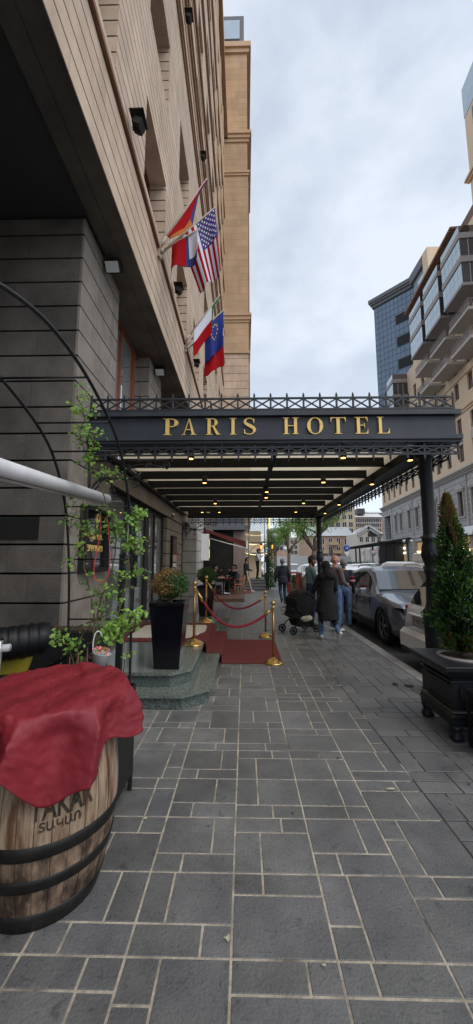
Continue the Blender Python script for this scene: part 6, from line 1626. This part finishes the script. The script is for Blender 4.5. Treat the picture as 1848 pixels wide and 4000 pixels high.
a=MB(); xm=(g0+g1)/2; a.bar((g0-.5,y-.2,Z_(2087,y)),(xm,y-.2,Z_(2061,y)+.1),1.2,.25,up=(0,1,0)); a.bar((xm,y-.2,Z_(2061,y)+.1),(g1+.5,y-.2,Z_(2087,y)),1.2,.25,up=(0,1,0))
a.prism([(y-.8,Z_(2087,y)+.0),(y+9,Z_(2087,y)),(y+9,Z_(2060,y)+.3)],lambda u,v:(g1,u,v),lambda u,v:(xb+.3,u,v)); a.add([(g0-.5,y-.6,Z_(2087,y)),(xm,y-.6,Z_(2061,y)+.2),(xm,y+9,Z_(2061,y)+.2),(g0-.5,y+9,Z_(2087,y)),(g1+.5,y-.6,Z_(2087,y)),(g1+.5,y+9,Z_(2087,y))],[(0,1,2,3),(1,4,5,2)]); a.build('roof','far_roof',t)
a=MB(); rad_=1.15; a.prism([(xm+1.0+rad_*math.cos(PI*k/12),Z_(2090,y)+rad_*math.sin(PI*k/12)) for k in range(13)]+[(xm+1.0-rad_,Z_(2090,y)-.5),(xm+1.0+rad_,Z_(2090,y)-.5)],lambda u,v:(u,y-.08,v),lambda u,v:(u,y-.02,v)); a.build('arched_window','far_dark',t)
winrow(t,xa+.3,xb-.3,y,(Z_(2118,y),),4,.8,1.3)
t=gb('far_left_block','pale pinkish multi storey block far down the street behind the globe lamps',X_(1050,140),X_(1135,140),140,12,Z_(2070,140),'far_pink',(Z_(2090,140),Z_(2110,140),Z_(2130,140),Z_(2150,140)),5,1.4,1.5)
t=gb('far_grey_block','pale block with small dark windows in the gap left of the tan apartments',X_(1128,175),X_(1210,175),175,12,Z_(2105,175),'far_cream',(Z_(2125,175),Z_(2145,175),Z_(2165,175)),5,1.4,1.7)
gb('hill_house','small orange house on the skyline right of the rooftop tank',X_(1440,240),X_(1500,240),240,10,Z_(2005,240),'far_brick',(Z_(2018,240),),5,1.6,1.8,'far_roof',1.5)
a=MB(); a.box(X_(1080,88),X_(1365,88),88,88.3,RZ,Z_(2173,88)); 
for k in range(18): x=X_(1080,88)+k*1.0; a.box(x,x+.08,87.9,87.999,RZ,Z_(2173,88))
tag(a.build('pale_fence','far_roof'),'long pale barrier wall closing the end of the street behind the parked cars','wall')
# ------------------------------------------------------------------ pergola with statue columns across the street
pg=thing('terrace_pergola','dark flat roofed cafe terrace with white figure columns across the street','pergola',(22,66,RZ))
y=66; a=MB(); x0,x1=X_(1370,y),X_(1565,y)
a.add([(X_(1376,74),76,Z_(2140,72)),(X_(1590,y),66,Z_(2108,y)),(X_(1590,y)+6,72,Z_(2108,y)),(X_(1376,74)+2,84,Z_(2140,72)),(X_(1376,74),76,Z_(2140,72)+.3),(X_(1590,y),66,Z_(2108,y)+.35),(X_(1590,y)+6,72,Z_(2108,y)+.35),(X_(1376,74)+2,84,Z_(2140,72)+.3)],[(0,3,2,1),(4,5,6,7),(0,1,5,4),(1,2,6,5),(2,3,7,6),(3,0,4,7)]); a.build('roof','black_matte',pg)
a=MB(); a.box(X_(1478,70),X_(1590,70),71,71.2,RZ,Z_(2114,70)); a.build('back_wall','far_dark',pg)
for px in (1385,1400,1450,1500,1530): 
    a=MB(); yy=72-(px-1385)*.03; a.box(X_(px,yy)-.12,X_(px,yy)+.12,yy-.1,yy+.1,RZ,Z_(2135,yy)); a.build('post','black_matte',pg)
for k,(px,lb) in enumerate(((1413,'leftmost of three white figure columns by the dark terrace'),(1437,'middle one of three white figure columns by the dark terrace'),(1466,'rightmost and tallest of three white figure columns by the dark terrace'))):
    yy=62; x=X_(px,yy); hgt=3.5+.3*k; a=MB()
    a.lathe([(.35,0),(.35,.2),(.22,.3),(.26,.9),(.18,1.3),(.27,1.8),(.30,2.2),(.16,2.55),(.20,2.75),(.28,hgt-.5),(.38,hgt-.2),(.38,hgt)],(x,yy,RZ),14)
    for j in range(10): a.ball((x+.2*math.cos(j*2.4),yy-.2*abs(math.sin(j*2.4)),.4+j*.26),.10,n=6)
    tag(a.build('statue_column','white_paint'),lb,'column','white figure columns')
def lantern_post(x,y,h,lab):
    t=thing('double_lantern_post',lab,'street lamp',(x,y,RZ),'double lantern posts across the street'); a=MB()
    a.lathe([(.16,0),(.16,.5),(.08,.7),(.06,1.4),(.05,h-.4),(.08,h-.35),(.03,h-.2),(.03,h)],(x,y,RZ),10); a.tube([(x-.35,y,h-.35),(x,y,h-.55),(x+.35,y,h-.35)],.03,6); a.build('post','black_iron',t)
    for s_ in (-1,1):
        b=MB(); b.lathe([(.07,0),(.17,.35),(.19,.36),(.12,.48),(.02,.60)],(x+s_*.38,y,h-.45+RZ),6); o=b.build('lantern','black_iron',t)
        c=MB(); c.lathe([(.075,.03),(.165,.33)],(x+s_*.38,y,h-.45+RZ),6,sx=1.06,sy=1.06); c.build('glass','lamp_glass',o)
lantern_post(X_(1585,40)+.0,40,4.1,'left double lantern street lamp in front of the dark terrace')
lantern_post(X_(1655,36),36,4.0,'right double lantern street lamp nearer the canopy column')
def sign(x,y,zc,kind,lab):
    t=thing('road_sign',lab,'road sign',(x,y,RZ)); a=MB(); a.tube([(x,y+.04,RZ),(x,y+.04,zc+.3)],.03,6); a.build('post','zinc',t)
    a=MB(); r_=.36; a.tube([(x,y,zc),(x,y-.02,zc)],r_,28); a.build('disc','sign_blue' if kind=='b' else 'sign_red',t)
    a=MB()
    if kind=='b': a.bar((x-.15,y-.03,zc-.02),(x+.10,y-.03,zc-.02),.01,.07); a.prism([(x+.06,zc+.12),(x+.22,zc-.02),(x+.06,zc-.16)],lambda u,v:(u,y-.035,v),lambda u,v:(u,y-.03,v)); a.bar((x-.13,y-.032,zc-.18),(x-.13,y-.032,zc-.0),.01,.07)
    else: a.tube([(x,y-.025,zc),(x,y-.03,zc)],r_*.8,28)
    a.build('symbol','white_paint',t)
    if kind=='b':
        a=MB(); a.prism([(x-.33,zc-.45),(x+.33,zc-.45),(x,zc-1.0)],lambda u,v:(u,y-.02,v),lambda u,v:(u,y,v)); a.build('yield_plate','white_paint',t)
    else:
        a=MB(); a.tube([(x-.10,y-.045,zc-.17),(x-.10,y-.045,zc+.06),(x-.05,y-.045,zc+.14),(x+.05,y-.045,zc+.14),(x+.10,y-.045,zc+.06),(x+.10,y-.045,zc-.1)],.028,6); a.build('arrow','black_matte',t)
sign(X_(1350,46),46,Z_(2142,46),'b','round blue right arrow road sign above a white triangle')
sign(X_(1452,50),50,Z_(2160,50),'r','round red rimmed no U-turn sign in front of the white columns')
# ------------------------------------------------------------------ street trees
def tree(x,y,lab,h=4.6,seed=0,lean=0.,leafn=1,trunk=.13,sc=1.):
    t=thing('street_tree',lab,'tree',(x,y,0),'pollarded street trees along the kerb'); r_=random.Random(seed); a=MB(); lf=MB()
    def br(p,d,L,r0,dep):
        pts=[p]; q=p; dd=d
        for k in range(4):
            dd=(dd+Vector((r_.gauss(0,.22),r_.gauss(0,.22),r_.gauss(.06,.12)))).normalized(); q=q+dd*L/4; pts.append(q)
        a.tube(pts,[r0*(1-.12*k) for k in range(5)],6 if dep else 8)
        if dep<3:
            for k in range(3 if dep<2 else 2): 
                nd=(dd+Vector((r_.gauss(0,.7),r_.gauss(0,.7),r_.uniform(-.1,.5)))).normalized(); br(q if k else pts[3],nd,L*r_.uniform(.55,.8),r0*.55,dep+1)
        if dep>=2:
            for pp in pts[1:]:
                for j in range(int(17*leafn)):
                    e=pp+Vector((r_.gauss(0,.20),r_.gauss(0,.20),r_.gauss(.03,.16)))*sc
                    leaf(lf,e,(r_.gauss(0,1),r_.gauss(0,1),r_.gauss(.5,1)),r_.uniform(.05,.085),r_.choice((0,0,1)),.6)
    base=Vector((x,y,0)); k1=base+Vector((lean*.1,0,.7)); k2=base+Vector((lean*.9,0,1.4)); k3=base+Vector((lean*1.2,0,2.1))
    a.tube([base,k1,k2,k3],[trunk*1.25,trunk,trunk*.9,trunk*.75],9)
    for k in range(4):
        ang=k*1.57+r_.uniform(-.4,.4); br(k3,Vector((math.cos(ang)*.55,math.sin(ang)*.55,.8)).normalized(),h*.26,trunk*.55,1)
    br(k3,Vector((.15,0,1)),h*.3,trunk*.6,1)
    a.build('trunk','bark',t); lf.build('crown',['leaf_tree','leaf_tree2'],t,recalc=False)
tree(2.75,17.6,'nearest street tree with a thick bent trunk, right behind the teal sweater man',4.3,3,.45,1.3,.14)
tree(2.75,23.2,'second street tree with upright branches behind the red bar tables',4.4,8,.0,1.3,.12)
tree(2.7,33,'third street tree, slimmer, far down the kerb behind the globe lamp',4.4,12,.0,1.3,.11)
tree(2.6,44,'farthest street tree near the end of the pavement',4.4,15,.0,1.,.11)
def globe_lamp(x,y,h,arms,lab,r=.16):
    t=thing('globe_lamp',lab,'street lamp',(x,y,0),'white globe street lamps'); a=MB(); a.lathe([(.12,0),(.12,.4),(.06,.6),(.045,h)],(x,y,0),10)
    for s_ in arms: a.tube(bez((x,y,h-.35),(x+s_*.1,y,h+.35),(x+s_*.95,y,h+.35),(x+s_*.85,y,h-.62),14),.020,6)
    a.build('post','black_iron',t)
    for s_ in arms: b=MB(); b.ball((x+s_*.85,y,h-.80),r,n=16); b.build('globe','globe',t)
globe_lamp(2.82,24.,4.05,(-1,1),'nearest tall street lamp with two white globes on curved arms',.17)
globe_lamp(3.05,36.,3.6,(-1,1),'second globe street lamp farther down the pavement',.2)
# ------------------------------------------------------------------ cafe terrace, stairs, porch
a=MB(); a.box(-3.6,0,15.2,20.4,0,.12)
for k in range(24): a.box(-3.6+k*.15,-3.6+k*.15+.14,15.195,20.4,.121,.131)
tag(a.build('cafe_deck','deck_wood'),'low dark timber deck of the cafe terrace','deck')
aw=thing('cafe_awning','dark red retractable awning with an orange end cap over the cafe terrace','awning',(-1.7,16,2.5))
a=MB(); a.add([(-1.75,15.6,2.95),(.10,15.9,2.42),(.10,19.9,2.42),(-1.75,19.9,2.95),(-1.75,15.6,3.0),(.10,15.9,2.46),(.10,19.9,2.46),(-1.75,19.9,3.0)],[(0,1,2,3),(4,7,6,5),(0,4,5,1),(1,5,6,2),(2,6,7,3),(3,7,4,0)])
a.box(.101,.13,15.9,19.9,2.20,2.47)
a.add([(-1.75,15.6,2.90),(.10,15.88,2.20),(.10,15.88,2.44),(-1.75,15.6,2.98)],[(0,1,2,3)]); a.build('canvas','awning_red',aw)
a=MB(); a.tube([(-1.80,15.5,2.95),(-1.80,19.9,2.95)],.09,12); a.build('roller','awning_cap',aw)
a=MB(); a.tube([(-1.7,15.75,2.65),(-.8,15.8,2.40),(.05,15.9,2.18)],.02,6); a.box(.07,.15,15.85,15.9,2.15,2.5); a.build('arm','cream_paint',aw)
a=MB(); a.box(-1.72,-1.42,14.9,15.0,1.66,2.72); lb=a.build('light_box','white_paint'); tag(lb,'white upright light box sign on the wall left of the cafe awning','sign')
a=MB(); a.box(-1.419,-1.41,14.905,14.995,1.7,2.68); a.build('side_face','far_dark',lb); a=MB(); a.box(-1.409,-1.405,14.92,14.98,1.75,2.1); a.box(-1.409,-1.405,14.93,14.97,2.2,2.5); a.build('lit_lettering','neon',lb)
def cafe_table(x,y,lab,h=.75):
    t=thing('cafe_table',lab,'table',(x,y,.13)); a=MB(); a.box(x-.38,x+.38,y-.38,y+.38,.13+h-.03,.13+h); a.build('tabletop','table_red',t); a=MB(); a.tube([(x,y,.17),(x,y,.13+h-.03)],.03,8); a.box(x-.22,x+.22,y-.22,y+.22,.131,.165); a.build('pedestal','black_iron',t)
cafe_table(-.95,17.1,'square cafe table with a paper cup and tray between the seated guests')
a=MB(); a.lathe([(.030,0),(.040,.11),(.042,.11)],(-.78,16.9,.882),12); tag(a.build('paper_cup','white_paint'),'white paper cup on the cafe table','cup')
a=MB(); a.bbox(-1.2,-.9,16.85,17.1,.882,.93,.01); tag(a.build('wooden_tray','far_pink'),'pinkish tray on the cafe table beside the white cup','tray')
def chair(x,y,rz,lab,mt):
    t=thing('cafe_chair',lab,'chair',(x,y,.132),'cafe chairs',rz,local=True)
    a=MB(); a.bbox(-.22,.22,-.22,.22,.42,.46,.01); a.build('seat',mt,t)
    for sx_ in (-1,1):
        b=MB(); b.tube([(sx_*.24,-.22,0),(sx_*.22,-.20,.42),(sx_*.25,-.22,.66)],.016,6); b.build('leg',mt,t)
        b=MB(); b.tube([(sx_*.24,.24,0),(sx_*.22,.22,.42),(sx_*.24,.28,.80)],.016,6); b.build('leg',mt,t)
        b=MB(); b.tube([(sx_*.25,-.22,.66),(sx_*.25,.26,.68)],.016,6); b.build('armrest',mt,t)
    a=MB(); a.tube([(-.24,.28,.80),(0,.33,.82),(.24,.28,.80)],.018,6); a.tube([(-.23,.27,.62),(0,.31,.63),(.23,.27,.62)],.014,6); a.build('backrest',mt,t)
chair(-.30,17.5,-PI*.42,'orange metal cafe chair at the near corner of the deck, occupied','chair_orange')
chair(-1.50,17.4,PI*.45,'dark cafe chair left of the table, mostly hidden by its sitter','black_iron')
chair(-.55,18.95,-PI*.1,'dark cafe chair behind the table','black_iron')
sp=thing('stone_stairs','short flight of grey stone stairs beside the cafe','stairs',(.6,20.8,0))
for k in range(4):
    a=MB(); a.box(.0,1.22,20.7+k*.32,24,k*.145+.001,(k+1)*.145-.03); a.box(-.02,1.24,20.67+k*.32,24,(k+1)*.145-.03,(k+1)*.145); a.build('step','step_stone',sp)
a=MB(); a.box(1.16,1.22,20.75,20.81,0,1.55); a.box(1.10,1.24,20.72,20.74,.95,1.62); t=a.build('menu_stand','black_iron'); tag(t,'upright menu board on a dark post at the foot of the stone stairs','menu board'); b=MB(); b.box(1.12,1.18,20.70,20.718,.98,1.55); b.build('menu_sheet','white_paint',t)
po=thing('lattice_porch','dark metal lattice porch over the stone stairs','porch',(.75,22,0))
for x in (.14,1.30):
    a=MB(); a.box(x-.13,x-.09,21.95,22.0,0,4.6); a.box(x+.09,x+.13,21.95,22.0,0,4.6)
    for k in range(30):
        z=.1+k*.15; a.bar((x-.09,21.97,z),(x+.09,21.97,z+.15),.022); a.bar((x+.09,21.985,z),(x-.09,21.985,z+.15),.022)
    a.box(x-.14,x+.14,21.94,22.01,0,.2 if x<1 else 1.9) ; a.build('post','fascia_paint',po)
a=MB(); W_=.90; X0=.27; 
for k in range(-12,13):
    for sg in (1,-1):
        # diagonals clipped to the panel
        pts=[]
        for z in (2.75,4.6):
            pass
        c_=k*.17; xA,zA=(X0,3.6+c_) ; xB,zB=(X0+W_,3.6+c_+sg*W_*1.15)
        def clip(xa,za,xb,zb,lo,hi):
            if za==zb: return None
            ts=sorted([max(0,min(1,(lo-za)/(zb-za))),max(0,min(1,(hi-za)/(zb-za)))])
            if ts[1]-ts[0]<.02: return None
            return (xa+(xb-xa)*ts[0],za+(zb-za)*ts[0],xa+(xb-xa)*ts[1],za+(zb-za)*ts[1])
        r_=clip(xA,zA,xB,zB,2.72,4.6)
        if r_: a.bar((r_[0],21.97+(.02 if sg>0 else 0),r_[1]),(r_[2],21.97+(.02 if sg>0 else 0),r_[3]),.026)
a.box(.27,1.17,21.95,22.0,2.66,2.72); a.build('lattice_panel','fascia_paint',po)
a=MB(); a.tube(bez((.27,21.97,1.9),(.35,21.97,2.4),(.7,21.97,2.6),(1.0,21.97,2.65),12),.02,6); a.build('curved_brace','fascia_paint',po)
for x,z,l in ((.98,2.42,'orange glowing lantern hanging left in the lattice porch'),(1.62,2.45,'orange glowing lantern hanging outside the right porch post')):
    t=thing('hanging_lantern',l,'lantern',(x,21.8,z),'lit lanterns of the porch'); a=MB(); a.lathe([(.05,-.14),(.07,-.12),(.02,-.20)],(x,21.8,z),8); a.lathe([(.11,.12),(.12,.14),(.03,.24),(.01,.34)],(x,21.8,z),8)
    for k in range(6): c_=k*PI/3; a.tube([(x+.07*math.cos(c_),21.8+.07*math.sin(c_),z-.12),(x+.11*math.cos(c_),21.8+.11*math.sin(c_),z+.12)],.007,4)
    a.tube([(1.3,21.9,z+.3),(x,21.8,z+.34)],.012,5)
    a.build('cage','black_iron',t); b=MB(); b.lathe([(.045,-.11),(.075,.11)],(x,21.8,z),8); b.build('glow','lantern_glow',t)
a=MB(); a.box(1.46,1.52,22.05,22.10,3.55,4.4); tag(a.build('neon_strip','neon'),'vertical yellow lit strip beside the lattice porch','light')
t=thing('potted_vine','tall leafy vine growing up the right post of the lattice porch','plant',(1.45,21.7,0)); a=MB(); r_=random.Random(31)
for k in range(2600):
    z=.15+r_.random()**1.5*2.6+(.9 if r_.random()<.15 else 0); w_=.26*(1-.22*z)+.05; leaf(a,(1.52+r_.gauss(0,w_*.6),21.75+r_.gauss(0,.14),z),(r_.gauss(0,1),r_.gauss(-.6,1),r_.gauss(.3,1)),r_.uniform(.05,.09),r_.choice((0,1,1)),.6)
a.build('leaves',['leaf_box2','leaf_box'],t,recalc=False); a=MB(); a.tube([(1.5,21.8,0),(1.46,21.8,1.5),(1.48,21.85,3.2)],.025,6); a.build('stem','bark',t)
# terrace beyond the porch: pale parasol-like roof and string lights
t=thing('far_terrace','pale covered restaurant terrace with string lights beyond the lattice porch','terrace',(.8,27,0))
a=MB(); a.box(.45,3.0-1.2,30,36,2.3,2.36); a.box(.0,1.6,36,36.2,0,4.5,1); a.build('roof',['cream_paint','far_tan'],t)
for j in range(3):
    pts=[(.1+k*.11,26+j*1.2,2.05+j*.75+.12*((k-7)/7)**2) for k in range(14)]
    a=MB(); a.tube(pts,.006,4)
    for p_ in pts: a.ball(p_,.022,n=6)
    a.build('light_string','warm_string',t)
def bar_table(x,y,lab):
    t=thing('bar_table',lab,'table',(x,y,0),'red high bar tables on the pavement'); a=MB(); a.bbox(x-.30,x+.30,y-.30,y+.30,1.04,1.08,.01); a.build('tabletop','table_red',t)
    for sx_ in (-1,1):
        b=MB(); b.box(x+sx_*.24-.035,x+sx_*.24+.035,y-.27,y-.20,0,1.039); b.build('leg','table_red',t); b=MB(); b.box(x+sx_*.24-.035,x+sx_*.24+.035,y+.20,y+.27,0,1.039); b.build('leg','table_red',t)
bar_table(2.42,18.0,'nearer red high bar table by the kerb'); bar_table(2.5,19.6,'farther red high bar table by the kerb')
a=MB(); a.box(-.9,.05,20.3,20.38,0,.06); 
a=MB(); a.box(.02,.38,19.2,19.8,.0,.02); a.prism([(19.2,.021),(19.8,.021),(19.8,.10)],lambda u,v:(.02,u,v),lambda u,v:(.38,u,v)); tag(a.build('wedge_ramp','table_red'),'small red wedge ramp at the corner of the cafe deck','ramp')
r_=random.Random(77)
for i,(x,y,w_,h_,lab) in enumerate(((15.5,52,5,1.5,'low dark green hedge in front of the terrace pergola'),(2.9,20.8,.5,.9,'small bush at the foot of the second street tree'),(17.5,60,3,1.2,'second low hedge beside the white figure columns'))):
    t=thing('green_hedge',lab,'hedge',(x,y,RZ)); a=MB()
    for k in range(1500):
        leaf(a,(x+r_.uniform(-w_/2,w_/2),y+r_.gauss(0,.4 if w_>1 else .2),RZ+.1+h_*r_.random()**.6),(r_.gauss(0,1),r_.gauss(-.5,1),r_.gauss(.3,1)),.16 if w_>1 else .07,r_.choice((0,1)),.7)
    a.build('foliage',['leaf_box','leaf_box2'],t,recalc=False)
